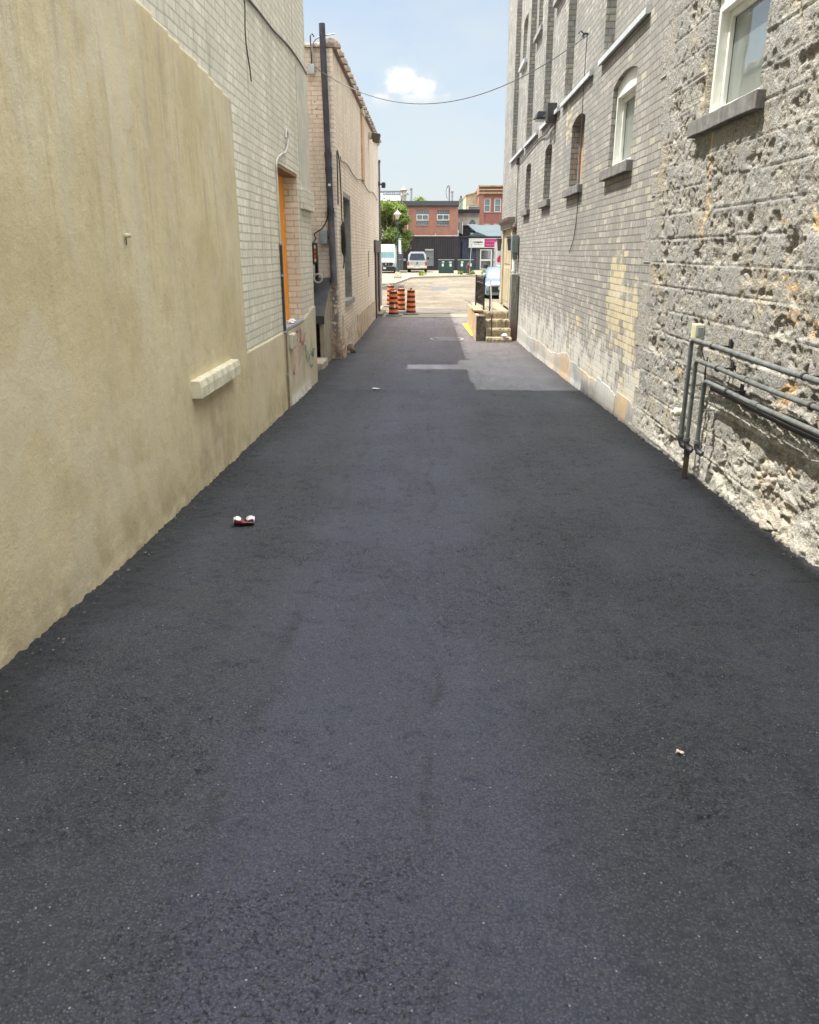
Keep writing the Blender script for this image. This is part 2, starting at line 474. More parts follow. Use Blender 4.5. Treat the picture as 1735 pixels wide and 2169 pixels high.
def mk_stucco():
    m, t = newmat('sand_coloured_stucco'); p = t.pos(); x, y, z = t.xyz(p)
    n1 = t.noise(p, 1.1, 5, .6); n2 = t.noise(t.vec(x, t.m('MULTIPLY', y, 6.5), t.m('MULTIPLY', z, .55)), 1.5, 6, .62)
    c = t.mix(t.ss(n1, .3, .7), (.64, .55, .345), (.76, .67, .45))
    top = t.ss(z, .7, 2.4)
    # grey rain streaks running down from the top edge
    k = t.m('MULTIPLY', t.ss(n2, .47, .60), t.m('ADD', .22, t.m('MULTIPLY', top, .7)))
    c = t.mix(t.m('MULTIPLY', k, .36), c, (.62, .585, .52))
    n3 = t.noise(t.vec(x, t.m('MULTIPLY', y, 9), t.m('MULTIPLY', z, .7)), 1.9, 5, .6)
    c = t.mix(t.m('MULTIPLY', t.m('MULTIPLY', t.m('ADD', .2, top), t.ss(n3, .50, .70)), .38), c, (.44, .36, .22))
    # brown stain under the small ledge, damp foot
    st = t.m('MULTIPLY', boxmask(t, y, z, 5.7, 6.6, -.1, .45, .28), t.ss(t.noise(p, 2.4, 4, .6), .38, .62))
    c = t.mix(t.m('MULTIPLY', st, .50), c, (.27, .22, .19))
    gz_ = t.m('ADD', z, t.m('MULTIPLY', y, .028))
    ft = t.m('MULTIPLY', t.ss(gz_, .42, .02), t.ss(t.noise(p, 5, 5, .65), .38, .62))
    c = t.mix(t.m('MULTIPLY', ft, .45), c, (.27, .225, .15))
    lime = t.m('MULTIPLY', boxmask(t, y, z, 9.7, 11.3, -.6, -.12, .14), t.ss(t.noise(p, 5, 4, .65), .40, .55))
    c = t.mix(t.m('MULTIPLY', lime, .8), c, (.72, .72, .68))
    fine = t.noise(p, 150, 4, .75); mid = t.noise(p, 42, 4, .7)
    c = t.mix(t.ss(fine, .3, .75), c, t.mix(1, c, (.78, .76, .70), 'MULTIPLY'))
    c = t.mix(t.m('MULTIPLY', t.ss(t.noise(p, 24, 5, .8), .63, .72), .35), c, (.36, .29, .18))
    blot = t.noise(t.vec(x, t.m('MULTIPLY', y, 1.6), z), 2.6, 6, .68)
    c = t.mix(t.m('MULTIPLY', t.ss(blot, .46, .66), .38), c, (.45, .375, .22))
    # hairline cracks, a few smoother patched areas, scuffs
    cw = t.vm('ADD', p, t.vm('MULTIPLY', t.noise(p, 5, 4, .6, out=1), (.25, .25, .25)))
    ck = t.ss(t.voro(cw, .9, 'DISTANCE_TO_EDGE'), .006, .001)
    ck = t.m('MULTIPLY', ck, t.ss(t.noise(p, 1.3, 3, .6), .52, .60))
    c = t.mix(t.m('MULTIPLY', ck, .18), c, (.30, .24, .15))
    pt_ = t.m('MULTIPLY', t.ss(t.noise(p, .75, 3, .5, .5), .56, .585), .35)
    c = t.mix(pt_, c, (.66, .60, .46))
    sc_ = t.noise(t.vec(x, t.m('ADD', t.m('MULTIPLY', y, 6), t.m('MULTIPLY', z, -9)), t.m('MULTIPLY', z, 26)), .9, 4, .6)
    c = t.mix(t.m('MULTIPLY', t.ss(sc_, .68, .74), .35), c, (.74, .70, .55))
    h = t.m('ADD', t.m('MULTIPLY', fine, .5), mid)
    h = t.m('ADD', h, t.m('MULTIPLY', t.noise(p, 9, 4, .6), 1.3))
    h = t.m('SUBTRACT', h, t.m('MULTIPLY', ck, .3))
    t.out(c, .92, t.bump(h, .7, .005), spec=.2)
    return m
M_stucco = mk_stucco()

def mk_graffiti_plinth():
    m, t = newmat('stucco_with_spray_marks'); p = t.pos(); x, y, z = t.xyz(p)
    n1 = t.noise(p, 1.6, 5, .6)
    n2 = t.noise(t.vec(x, t.m('MULTIPLY', y, 7), t.m('MULTIPLY', z, .8)), 1.8, 6, .62)
    c = t.mix(t.ss(n1, .3, .7), (.53, .47, .335), (.64, .58, .44))
    c = t.mix(t.m('MULTIPLY', t.ss(n2, .46, .7), .45), c, (.36, .31, .22))
    lime = t.m('MULTIPLY', boxmask(t, y, z, 9.7, 11.2, -.6, -.16, .10), t.ss(t.noise(p, 6, 4, .65), .40, .52))
    c = t.mix(t.m('MULTIPLY', lime, .85), c, (.74, .75, .72))
    # faded red and green scrawl: ridged noise lines held inside irregular regions
    def scr(seed, sc, wd):
        n = t.noise(t.vec(t.m('MULTIPLY', y, 2.2), t.m('MULTIPLY', z, 1.5), seed), sc, 2, .5, 1.2)
        return t.ss(t.m('ABSOLUTE', t.m('SUBTRACT', n, .5)), wd, wd * .35)
    red = t.m('MULTIPLY', boxmask(t, y, z, 10.0, 10.95, .28, .62, .06), scr(1.7, 4.5, .035))
    red2 = t.m('MULTIPLY', boxmask(t, y, z, 9.7, 10.15, .05, .5, .07), scr(4.1, 3.6, .03))
    c = t.mix(t.m('MULTIPLY', t.m('MAXIMUM', red, red2), .35), c, (.50, .10, .11))
    wash = t.m('MULTIPLY', boxmask(t, y, z, 10.0, 10.9, .22, .6, .12), t.ss(n2, .35, .7))
    c = t.mix(t.m('MULTIPLY', wash, .28), c, (.50, .24, .22))
    grn = t.m('MULTIPLY', boxmask(t, y, z, 10.55, 11.7, .0, .40, .08), scr(8.3, 4.2, .035))
    c = t.mix(t.m('MULTIPLY', grn, .62), c, (.10, .20, .13))
    fine = t.noise(p, 120, 4, .75)
    h = t.m('ADD', t.m('MULTIPLY', fine, .5), t.noise(p, 30, 4, .7))
    t.out(c, .92, t.bump(h, .5, .005), spec=.2)
    return m
M_plinthL = mk_graffiti_plinth()

def mk_stone():
    m, t = newmat('weathered_painted_stone'); p = t.pos(); x, y, z = t.xyz(p)
    rough_, och, pale = t.attr('rough'), t.attr('ochre'), t.attr('pale')
    pit = t.attr('pit'); dmg = t.attr('flake')
    n = t.noise(p, 9, 5, .7); nf = t.noise(p, 55, 5, .75); nv = t.noise(p, 3, 4, .6)
    grey = t.mix(t.ss(nv, .3, .7), (.20, .193, .175), (.30, .29, .262))
    grey = t.mix(t.ss(nf, .42, .66), grey, (.37, .365, .34))
    grey = t.mix(t.m('MULTIPLY', t.ss(n, .45, .7), .6), grey, (.32, .315, .29))
    raw = t.mix(t.ss(nf, .30, .66), (.15, .14, .12), (.42, .40, .35))
    f = t.ss(t.m('ADD', rough_, t.m('MULTIPLY', t.m('SUBTRACT', n, .5), 1.1)), .35, .75)
    c = t.mix(f, grey, raw)
    oc = t.mix(t.ss(t.noise(p, 16, 4, .7), .35, .65), (.46, .28, .14), (.60, .47, .28))
    oc = t.mix(t.ss(t.noise(p, 7, 3, .6, 1), .56, .66), oc, (.40, .20, .13))
    c = t.mix(t.ss(t.m('ADD', och, t.m('MULTIPLY', t.m('SUBTRACT', n, .5), .9)), .45, .62), c, oc)
    wf = t.ss(t.m('ADD', pale, t.m('MULTIPLY', t.m('SUBTRACT', t.noise(p, 7, 6, .72), .5), 1.5)), .42, .80)
    c = t.mix(t.m('MULTIPLY', wf, .85), c, t.mix(t.ss(nf, .3, .65), (.34, .32, .27), (.52, .50, .44)))
    # flecks of paint; black flecks put the shade of small pits into the colour
    c = t.mix(t.m('MULTIPLY', t.ss(t.noise(p, 34, 5, .8), .57, .65), .5), c, (.085, .082, .076))
    c = t.mix(t.m('MULTIPLY', t.ss(t.noise(p, 48, 4, .8, .4), .58, .64), .55), c, (.46, .44, .39))
    yl = t.m('MULTIPLY', t.ss(t.noise(p, 2.1, 6, .72), .54, .66), .5)
    c = t.mix(t.m('MULTIPLY', yl, t.ss(nf, .4, .6)), c, (.46, .35, .18))
    fl = t.voro(p, 60); h = t.m('ADD', t.m('MULTIPLY', nf, 1.2), t.m('MULTIPLY', t.noise(p, 20, 5, .7), 1.4))
    h = t.m('ADD', h, t.m('MULTIPLY', t.ss(fl, .0, .6), .5))
    t.out(c, .88, t.bump(h, .85, .010), spec=.25)
    return m
M_stone = mk_stone()

def mk_asphalt():
    m, t = newmat('fresh_asphalt'); p = t.pos(); x, y, z = t.xyz(p)
    big = t.noise(p, .8, 5, .6)
    strk = t.noise(t.vec(t.m('MULTIPLY', x, 3.2), t.m('MULTIPLY', y, .35), 0), 1.2, 5, .6)
    c = t.mix(t.ss(t.m('ADD', t.m('MULTIPLY', big, .5), t.m('MULTIPLY', strk, .5)), .36, .64), (.043, .048, .060), (.064, .071, .088))
    hue = t.ss(t.noise(p, 1.9, 4, .6), .42, .60)
    c = t.mix(t.m('MULTIPLY', hue, .45), c, (.056, .064, .067))
    # middle band holds a bluish sheen as colour; faint lengthwise seams and tyre lines
    wx_ = t.m('ADD', x, t.m('MULTIPLY', t.m('SUBTRACT', t.noise(t.vec(0, t.m('MULTIPLY', y, .6), 0), 1.3, 3, .5), .5), .35))
    mid_sheen = t.m('MULTIPLY', t.ss(wx_, -1.0, -.45), t.ss(wx_, .75, .15))
    c = t.mix(t.m('MULTIPLY', mid_sheen, t.m('ADD', .35, t.m('MULTIPLY', strk, .7))), c, (.094, .100, .144))
    for xc, wd_ in ((.03, .012), (.86, .018), (-.62, .02), (1.25, .012)):
        sm = t.ss(t.m('ABSOLUTE', t.m('SUBTRACT', wx_, xc)), wd_ * 2.5, wd_ * .4)
        c = t.mix(t.m('MULTIPLY', t.m('MULTIPLY', sm, t.ss(t.noise(p, 3.5, 4, .6), .42, .6)), .45), c, (.026, .027, .031))
    vc = t.voro(p, 120, out='Color'); vr = t.xyz(vc)[0]
    vd = t.voro(p, 120)
    c = t.mix(t.m('MULTIPLY', t.ss(vr, .30, 1), t.ss(vd, .55, .25)), c, (.125, .125, .13))
    c = t.mix(t.m('MULTIPLY', t.ss(vd, .42, .66), .45), c, (.012, .012, .014))
    v5 = t.xyz(t.voro(p, 52, out='Color'))[0]
    c = t.mix(t.m('MULTIPLY', t.ss(v5, .45, 1), t.m('MULTIPLY', t.ss(t.voro(p, 52), .5, .3), .5)), c, (.10, .102, .108))
    c = t.mix(t.m('MULTIPLY', t.ss(t.noise(p, 85, 4, .8), .52, .68), .6), c, (.028, .028, .030))
    c = t.mix(t.m('MULTIPLY', t.ss(t.noise(p, 170, 3, .8), .56, .70), .6), c, (.11, .11, .112))
    sp = t.m('MULTIPLY', t.m('GREATER_THAN', vr, .994), t.ss(vd, .45, .2))
    c = t.mix(sp, c, (.36, .36, .37))
    pit = t.attr('pit')
    pn = t.noise(p, 78, 5, .75)
    pm = t.ss(t.m('ADD', pn, t.m('MULTIPLY', pit, .055)), .60, .68)
    c = t.mix(t.m('MULTIPLY', pm, .55), c, (.020, .020, .023))
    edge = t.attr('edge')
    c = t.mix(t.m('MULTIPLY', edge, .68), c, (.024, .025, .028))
    # dusty tone toward the street, with the sunlit patch's warm brightness in it
    dust_sun = t.m('MULTIPLY', t.ss(y, 9, 26), t.m('ADD', .45, t.m('MULTIPLY', strk, .7)))
    dust_sun = t.m('MULTIPLY', dust_sun, t.ss(x, -1.9, -.9, .25, 1))
    c = t.mix(t.m('MULTIPLY', dust_sun, .62), c, (.255, .195, .175))
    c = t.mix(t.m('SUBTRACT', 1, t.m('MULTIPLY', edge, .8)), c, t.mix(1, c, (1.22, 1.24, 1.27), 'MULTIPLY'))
    fine = t.noise(p, 260, 3, .7)
    h = t.m('ADD', t.m('MULTIPLY', t.ss(vd, .6, .1), .8), t.m('MULTIPLY', fine, .8))
    h = t.m('ADD', h, t.m('MULTIPLY', pn, 1.6)); h = t.m('SUBTRACT', h, t.m('MULTIPLY', pm, 1.6))
    t.out(c, t.mix(pm, (.72, .72, .72), (.9, .9, .9)), t.bump(h, 1.0, .0075), spec=.42)
    return m
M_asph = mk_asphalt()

def mk_street():
    m, t = newmat('worn_street_surface'); p = t.pos(); x, y, z = t.xyz(p)
    n = t.noise(p, .35, 6, .65); n2 = t.noise(p, 3, 5, .7)
    c = t.mix(t.ss(n, .35, .65), (.132, .106, .073), (.21, .176, .128))
    c = t.mix(t.m('MULTIPLY', t.ss(n2, .47, .62), .55), c, (.085, .073, .056))
    c = t.mix(t.m('MULTIPLY', t.ss(t.noise(t.vec(t.m('MULTIPLY', x, 1.2), t.m('MULTIPLY', y, .45), 3), 1.1, 6, .7), .52, .60), .5), c, (.21, .185, .145))
    cr_ = t.ss(t.voro(t.vm('ADD', p, t.vm('MULTIPLY', t.noise(p, 1.5, 4, .6, out=1), (.8, .8, 0))), .22, 'DISTANCE_TO_EDGE'), .018, .006)
    c = t.mix(t.m('MULTIPLY', cr_, .6), c, (.05, .045, .038))
    tr = t.noise(t.vec(t.m('MULTIPLY', x, .25), t.m('MULTIPLY', y, 1.4), 0), .9, 5, .6)
    c = t.mix(t.m('MULTIPLY', t.ss(tr, .5, .68), .45), c, (.115, .10, .075))
    b = t.m('MULTIPLY', boxmask(t, x, y, -1.2, 30, 27.8, 30.6, .5), t.ss(n2, .3, .5))
    c = t.mix(t.m('MULTIPLY', b, .5), c, (.085, .08, .077))
    t.out(c, .9, t.bump(t.noise(p, 60, 4, .7), .4, .006), spec=.2)
    return m
M_street = mk_street()
M_conc = simple('pale_concrete', (.34, .30, .22), .9, var=.10, scale=5, bump=.5, dirt=.35)
M_walk = simple('tan_walk_concrete', (.205, .18, .13), .9, var=.08, scale=1.2, bump=.3, dirt=.2)
M_grass = simple('dry_grass', (.12, .13, .04), .9, var=.2, scale=9)

# ------------------------------------------------------------------ ground, road, walks
def alley():
    ys = list(np.arange(-3.0, 1.0, .04)) + [1.0]
    while ys[-1] < 26.5: ys.append(ys[-1] + max(.009, .0055 * ys[-1]))
    V = np.array(ys); U = np.linspace(-1.86, 2.34, 330)
    def f(u, v_):
        e = np.minimum(u - XL, XR - u); ed = sst(-e, -.28, -.02)
        z = zg(v_)
        z = z + .010 * (fbm(u * 1.1, v_ * .5, 3, 3) - .5)
        z = z + .0055 * (fbm(u * 26, v_ * 26, 5, 3) - .5) + .0075 * (vn(u * 46, v_ * 46, 9) - .5) * sst(fbm(u * 3, v_ * 3, 11, 3), .40, .62)
        r = fbm(u * 14, v_ * 14, 21, 3)
        z = z - .010 * sst(r, .60, .72)
        z = z + ed * (.010 * (fbm(u * 9, v_ * 9, 31, 3) - .38) + .026 * (fbm(u * 34, v_ * 34, 33, 3) - .45))
        return u, v_, z
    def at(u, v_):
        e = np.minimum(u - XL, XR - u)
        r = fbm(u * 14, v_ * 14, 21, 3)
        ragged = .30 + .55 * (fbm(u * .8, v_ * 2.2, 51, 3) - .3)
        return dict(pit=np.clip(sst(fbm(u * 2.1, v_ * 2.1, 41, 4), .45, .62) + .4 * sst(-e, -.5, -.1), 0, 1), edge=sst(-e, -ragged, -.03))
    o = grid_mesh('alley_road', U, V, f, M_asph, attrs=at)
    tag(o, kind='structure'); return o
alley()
def sheet(name, pts, z, mat, kind='structure', thick=.0, base=-.6):
    m = MB(); m.prism(pts, 'z', base, z); o = m.build(name, mat); tag(o, kind=kind); return o
sheet('ground', [(-300, 27), (-300, -60), (300, -60), (300, 27)], -.62, M_conc, base=-.9)
sheet('street', [(-300, 26.3), (300, 26.3), (300, 400), (-300, 400)], -.468, M_street, base=-.9)
sheet('alley_apron', [(-2.6, 26.2), (-2.6, 27.6), (6, 27.9), (6, 26.2)], -.462, M_walk, base=-.6)
# the raised walk and parking ground on the far side of the street
far = [(-60, 44.8), (-2.95, 44.8), (-1.75, 63.5), (-1.62, 66.0), (-1.2, 67.2), (0, 68.3), (5, 73.4), (8, 75.5), (60, 92), (60, 220), (-60, 220)]
sheet('pavement', far, -.40, M_walk, base=-.7)
kb = MB()
for a, b in zip(far[1:8], far[2:9]):
    d = (Vector(b) - Vector(a)); L_ = d.length; d.normalize(); nrm = Vector((d.y, -d.x))
    kb.prism([(a[0], a[1]), (b[0], b[1]), (b[0] + nrm.x * .16, b[1] + nrm.y * .16), (a[0] + nrm.x * .16, a[1] + nrm.y * .16)], 'z', -.6, -.345)
tag(kb.build('kerb', M_conc), kind='structure')
sheet('grass_verge', [(-.6, 68.1), (5, 74.0), (8, 76.4), (8, 78.2), (4.5, 76.3), (-.4, 70.6)], -.372, M_grass, base=-.42)
sheet('dark_patch', [(.05, 45.6), (1.0, 45.6), (1.35, 50.2), (.25, 50.2)], -.463, simple('tar_patch', (.095, .095, .10), .9), base=-.50)
# painted yellow corner marking beside the steps, manhole cover flush with the lane
M_yellow = simple('yellow_road_paint', (.70, .62, .03), .7, var=.08, scale=20, dirt=.25)
m = MB()
def quadz(pts, z0=.007):
    return [(x, y, float(zg(y)) + z0) for x, y in pts]
m.add(quadz([(1.02, 23.9), (1.16, 23.9), (1.22, 20.6), (1.12, 20.6)], .010), [(0, 1, 2, 3)])
for k in range(6):
    yy = 21.0 + k * .5
    m.add(quadz([(1.14, yy), (1.14, yy + .13), (1.30, yy + .16), (1.30, yy + .03)], .010), [(0, 1, 2, 3)])
o = m.build('road_marking', M_yellow); tag(o, kind='structure')
mh = thing('manhole_cover', 'round iron manhole cover with a pale worn rim, flush in the lane before the steps', 'manhole cover', (.47, 19.75, float(zg(19.75)) + .004))
MB().lathe([(.30, -.02), (.30, .006), (0.001, .008)], n=32).build('lid', simple('worn_iron', (.13, .13, .135), .6, .3, scale=20, bump=.5), mh)
r_ = MB(); n_ = 40
for k in range(n_):
    a = 2 * math.pi * k / n_; b = 2 * math.pi * (k + 1) / n_
    r_.add([(q * math.cos(w_), q * math.sin(w_), .011) for q, w_ in ((.37, a), (.42, a), (.42, b), (.37, b))], [(0, 1, 2, 3)])
r_.build('rim', simple('pale_rim', (.34, .34, .34), .6), mh)
# ------------------------------------------------------------------ walls with openings
def wall_sheet(mb, axis, P, sgn, u0, u1, z0, z1, ops, depth, edges=True):
    """flat wall in the plane axis=P; ops = (ua, ub, za, zb, rise); recess goes along sgn*depth."""
    def pt(u, z, d=0):
        q = P + sgn * d
        return (q, u, z) if axis == 'x' else (u, q, z)
    us = sorted({u0, u1} | {o[0] for o in ops} | {o[1] for o in ops})
    for a, b in zip(us[:-1], us[1:]):
        cuts = sorted([(o[2], o[3] + o[4]) for o in ops if o[0] <= a + 1e-6 and o[1] >= b - 1e-6])
        z = z0
        for c, d in cuts + [(z1, z1)]:
            if c > z + 1e-6: mb.add([pt(a, z), pt(b, z), pt(b, c), pt(a, c)], [(0, 1, 2, 3)])
            z = max(z, d)
    for ua, ub, za, zb, rise in ops:
        N = 10 if rise > 0 else 1
        arc = []
        for k in range(N + 1):
            u = ua + (ub - ua) * k / N; q = 2 * k / N - 1
            arc.append((u, zb + (rise * (1 - q * q) if rise > 0 else 0)))
        for (a, c), (b, d) in zip(arc[:-1], arc[1:]):
            if rise > 0: mb.add([pt(a, c), pt(b, d), pt(b, zb + rise), pt(a, zb + rise)], [(0, 1, 2, 3)])
            mb.add([pt(a, c), pt(b, d), pt(b, d, depth), pt(a, c, depth)], [(0, 1, 2, 3)])
        mb.add([pt(ua, za), pt(ua, zb), pt(ua, zb, depth), pt(ua, za, depth)], [(0, 1, 2, 3)])
        mb.add([pt(ub, za), pt(ub, zb), pt(ub, zb, depth), pt(ub, za, depth)], [(0, 1, 2, 3)])
        mb.add([pt(ua, za), pt(ub, za), pt(ub, za, depth), pt(ua, za, depth)], [(0, 1, 2, 3)])
    if edges:
        for a, b in (((u0, z0), (u0, z1)), ((u0, z1), (u1, z1)), ((u1, z1), (u1, z0))):
            mb.add([pt(*a), pt(*b), pt(*b, depth), pt(*a, depth)], [(0, 1, 2, 3)])

M_white = simple('white_frame_paint', (.74, .74, .68), .45, var=.05, scale=8, dirt=.12)
M_greywood = simple('weathered_grey_boards', (.30, .29, .28), .85, var=.2, scale=9, bump=.5, dirt=.3)
M_dkmetal = simple('dark_painted_metal', (.045, .047, .055), .5, var=.15, scale=9, bump=.2)
M_black = simple('black_rubber', (.02, .02, .022), .55, var=.2, scale=10)
M_greymetal = simple('grey_enamel', (.30, .33, .36), .5, var=.08, scale=9, dirt=.15)
M_galv = simple('galvanised_metal', (.42, .43, .42), .45, metal=.4, var=.12, scale=10, dirt=.2)
M_cream_p = simple('cream_trim_paint', (.60, .57, .43), .7, var=.10, scale=10, bump=.4, dirt=.2)
M_brown = simple('dark_brown_paint', (.075, .05, .04), .6, var=.15, scale=6)
def wood_mat(name, a, b, rough=.7, sc=(6, 6, .6)):
    m, t = newmat(name); p = t.pos()
    g_ = t.noise(t.vm('MULTIPLY', p, sc), 6, 6, .65, .6)
    c = t.mix(t.ss(g_, .35, .65), a, b)
    c = t.mix(t.ss(t.voro(p, 5), .07, .03), c, tuple(q * .4 for q in a))
    t.out(c, rough, t.bump(g_, .4, .003)); return m
M_ply = wood_mat('orange_plywood', (.90, .30, .02), (.95, .40, .035))
def old_board():
    m, t = newmat('peeling_orange_boards'); p = t.pos(); x, y, z = t.xyz(p)
    g_ = t.noise(t.vec(x, t.m('MULTIPLY', y, 9), t.m('MULTIPLY', z, 1.0)), 3.0, 6, .7)
    c = t.mix(t.ss(g_, .35, .65), (.22, .175, .13), (.42, .34, .26))
    k = t.m('MULTIPLY', boxmask(t, y, z, 11.5, 14, 2.72, 3.22, .12), t.ss(t.noise(t.vec(x, t.m('MULTIPLY', y, 5), z), 3.2, 5, .7), .34, .56))
    c = t.mix(t.m('MULTIPLY', k, .9), c, (.60, .27, .09))
    c = t.mix(t.m('MULTIPLY', t.ss(t.m('ABSOLUTE', t.m('SUBTRACT', t.m('FRACT', t.m('MULTIPLY', y, 7)), .5)), .46, .5), .6), c, (.10, .07, .05))
    t.out(c, .9, t.bump(g_, .6, .005)); return m
M_oldboard = old_board()
def glass_mat(name, col, rough=.04, ior=2.0):
    m, t = newmat(name)
    p = t.pos(); n = t.noise(p, 3, 3, .5)
    c = t.mix(n, tuple(q * .75 for q in col), tuple(min(1, q * 1.2) for q in col))
    t.out(c, rough, None, 0, .8, IOR=ior); return m
M_glass_pale = glass_mat('curtained_glass', (.16, .19, .18), .01)
M_glass_dark = glass_mat('dark_glass', (.035, .045, .05))
M_glass_far = glass_mat('grey_glass', (.14, .18, .20), .1)
M_darkroom = simple('dark_board', (.035, .03, .028), .9)

# ------------------------------------------------------------------ B1: near left building
b1 = thing('stucco_building', 'pale cream brick building with sand stucco lower wall, nearest the camera on the left', 'building', (XL - 3, 4, 0))
def P(name, mb, mat, root, **k):
    o = mb.build(name, mat, root, **k)
    o.matrix_parent_inverse = Matrix.Translation(-Vector(root.location)); return o
def Pg(o, root):
    o.parent = root; o.matrix_parent_inverse = Matrix.Translation(-Vector(root.location)); return o
DP = .20
m = MB(); wall_sheet(m, 'x', XL, -1, 7.0, 11.3, -1, 8.55, [(9.48, 10.88, .69, 2.51, 0)], DP); wall_sheet(m, 'x', XL, -1, 4.2, 7.0, 2.3, 8.55, [], DP); wall_sheet(m, 'x', XL, -1, -7, 4.2, 2.98, 8.55, [], DP)
P('wall', m, M_b1brick, b1)
m = MB(); wall_sheet(m, 'x', XL, -1, 11.3, 12.03, -1, 5.1, [], DP)
m.box(-9, XL - DP, 11.3, 12.02, -1, 5.09)
m.box(-9, XL - DP - .002, -7, 11.298, -1, 8.54)
P('wing', m, M_b1brick, b1)
m = MB(); m.box(-9, -2.06, 12.03, 13.85, -1, 5.8); m.box(-9, -2.08, 13.86, 14.60, -1, 3.45)  # unseen volumes added behind the corner to cast shade on the lane
P('unseen_shade_wing', m, M_b2brick, b1)
# door-sized opening: orange plywood, brick jambs, grey sill
win = P('window', MB().box(XL - DP + .003, XL - DP + .022, 9.47, 10.89, .68, 2.52), M_ply, b1, label='window opening boarded with bright orange plywood')
def sub(name, mb, mat, par, root, **k):
    return mb.build(name, mat, par, **k)   # par already sits at the world origin
sub('sill', MB().box(XL - DP + .023, XL + .022, 9.46, 10.90, .66, .694), M_greymetal, win, b1, bevel=.004)
sub('lintel', MB().box(XL - DP + .023, XL - .003, 9.485, 10.875, 2.47, 2.506), simple('brown_lintel', (.25, .16, .09), .8, scale=9), win, b1)
rng = random.Random(3)
# the stucco coat, two centimetres proud of the brick, with a ragged outer edge
def s_keep(y, z):
    e1 = .035 * (fbm(y * 4, z * 4, 71, 3) - .5)
    top = np.interp(y, [2, 5.2, 7.35], [3.05, 2.95, 2.80]) + e1
    a = (y < 7.38 + e1 + .02 * (z < .8)) & (z < top)
    b = (z < .665 + .012 * (vn(y * 6, z * 0 + 3, 4) - .5)) & (y < 9.60)
    return (a | b) & (z > zg(y) - .04)
def s_xyz(y, z):
    g_ = z - zg(y)
    x = XL + .009 + .008 * (fbm(y * 1.3, z * 1.3, 61, 3) - .5) + .0028 * (fbm(y * 22, z * 22, 62, 3) - .5)
    x = x - .055 * sst(-y, -4.2, -2.5) + .012 * sst(-g_, -.08, 0) * (fbm(y * 26, z * 26, 64, 3) - .3)
    return x, y, z
so_ = grid_mesh('stucco', np.arange(-2, 9.66, .02), np.arange(-.36, 3.1, .02), s_xyz, M_stucco, keep=s_keep,
                skirt=lambda c: np.stack([np.full(len(c), XL - .07), c[:, 1], c[:, 2]], -1))
Pg(so_, b1)
m = MB()
pts = [(-7, -1), (-7, 3.1), (-2.01, 3.1), (-2.01, -1)]
m.prism(pts, 'x', XL - .07, XL - .036); P('stucco', m, M_stucco, b1)
def g_keep(y, z):
    return (z > zg(y) - .05) & (z < np.where((y > 9.44) & (y < 10.92), .655, .70 + .10 * sst(y, 10.9, 12.0)) + .012 * (vn(y * 9, z * 0, 5) - .5)) & (y < 12.035)
g_ = grid_mesh('plinth', np.arange(9.61, 12.05, .02), np.arange(-.45, .85, .02),
               lambda y, z: (XL + .014 + .006 * (fbm(y * 3, z * 3, 81, 3) - .5) + .02 * sst(-(z - zg(y)), -.14, 0) * (fbm(y * 8, z * 8, 82, 3)) * (y < 11.3), y, z),
               M_plinthL, keep=g_keep, skirt=lambda c: np.stack([np.full(len(c), XL - .002), c[:, 1], c[:, 2]], -1))
Pg(g_, b1)
# small ledge stuck out of the stucco, corbel block, dark seam of the upper storey
def rough_box(mb, x0, x1, y0, y1, z0, z1, n=8, amp=.006, seed=1, taper=0):
    rr = random.Random(seed); secs = []
    for i in range(n + 1):
        y = y0 + (y1 - y0) * i / n
        j = lambda: (rr.random() - .5) * 2 * amp
        secs.append([(x0, y, z0 + j()), (x1 + j(), y, z0 + j()), (x1 + j(), y, z0 + (z1 - z0) * .62 + j()), (x1 - taper + j(), y, z1 + j()), (x0, y, z1 + j())])
    return mb.loft(secs)
P('ledge', rough_box(MB(), XL, XL + .085, 5.56, 6.78, .545, .675, 24, .0012, 5, .012), simple('cream_ledge_paint', (.64, .60, .44), .85, scale=12, bump=.6, dirt=.2), b1, smooth=False, bevel=.006)
P('corbel', rough_box(MB(), XL, XL + .055, 11.08, 12.045, 2.10, 2.36, 4, .003, 8), M_b1brick, b1, bevel=.006)
m = MB(); m.prism([(11.10, 2.36), (12.04, 2.36), (12.04, 3.86), (11.10, 3.80)], 'x', XL - .001, XL + .012)
P('render_patch', m, simple('cream_render', (.58, .56, .46), .9, var=.07, scale=4, bump=.5, dirt=.15), b1)
sp = spline([(XL + .012, 7.0, 3.70), (XL + .012, 8.5, 3.80), (XL + .014, 9.6, 3.83), (XL + .012, 10.6, 3.90), (XL + .016, 11.5, 3.90), (XL + .012, 12.05, 3.88)], 6)
tag(MB().tube(sp, .010, 6).build('wall_seam', M_dkmetal), 'thin dark step line across the cream brick high on the left wall, modelled as a tube', 'cable')  # tube added in place of the brickwork's dark step line
cr = MB()
c1 = [(XL + .004, 8.15 + .05 * math.sin(k) + .015 * k, 3.9 - .1 * k) for k in range(9)]
cr.tube(c1, .007, 5)
tag(cr.build('wall_crack', simple('dark_crack', (.09, .08, .07), .8)), 'short dark crack down the cream brick above the stucco edge, modelled as a tube', 'wire')  # thin tube drawn for a crack in the brick
# bolt in the stucco
bt = thing('wall_bolt', 'tiny pale bolt sticking out of the sand stucco, with a dark rust streak under it', 'bolt', (XL + .015, 4.58, 1.64))
MB().lathe([(.011, 0), (.013, .012), (.010, .03), (.002, .032)], n=10, M=Matrix.Rotation(R(90), 3, 'Y')).build('head', M_cream_p, bt)
MB().box(.0, .004, -.004, .004, -.05, -.008).build('rust_streak', M_brown, bt)
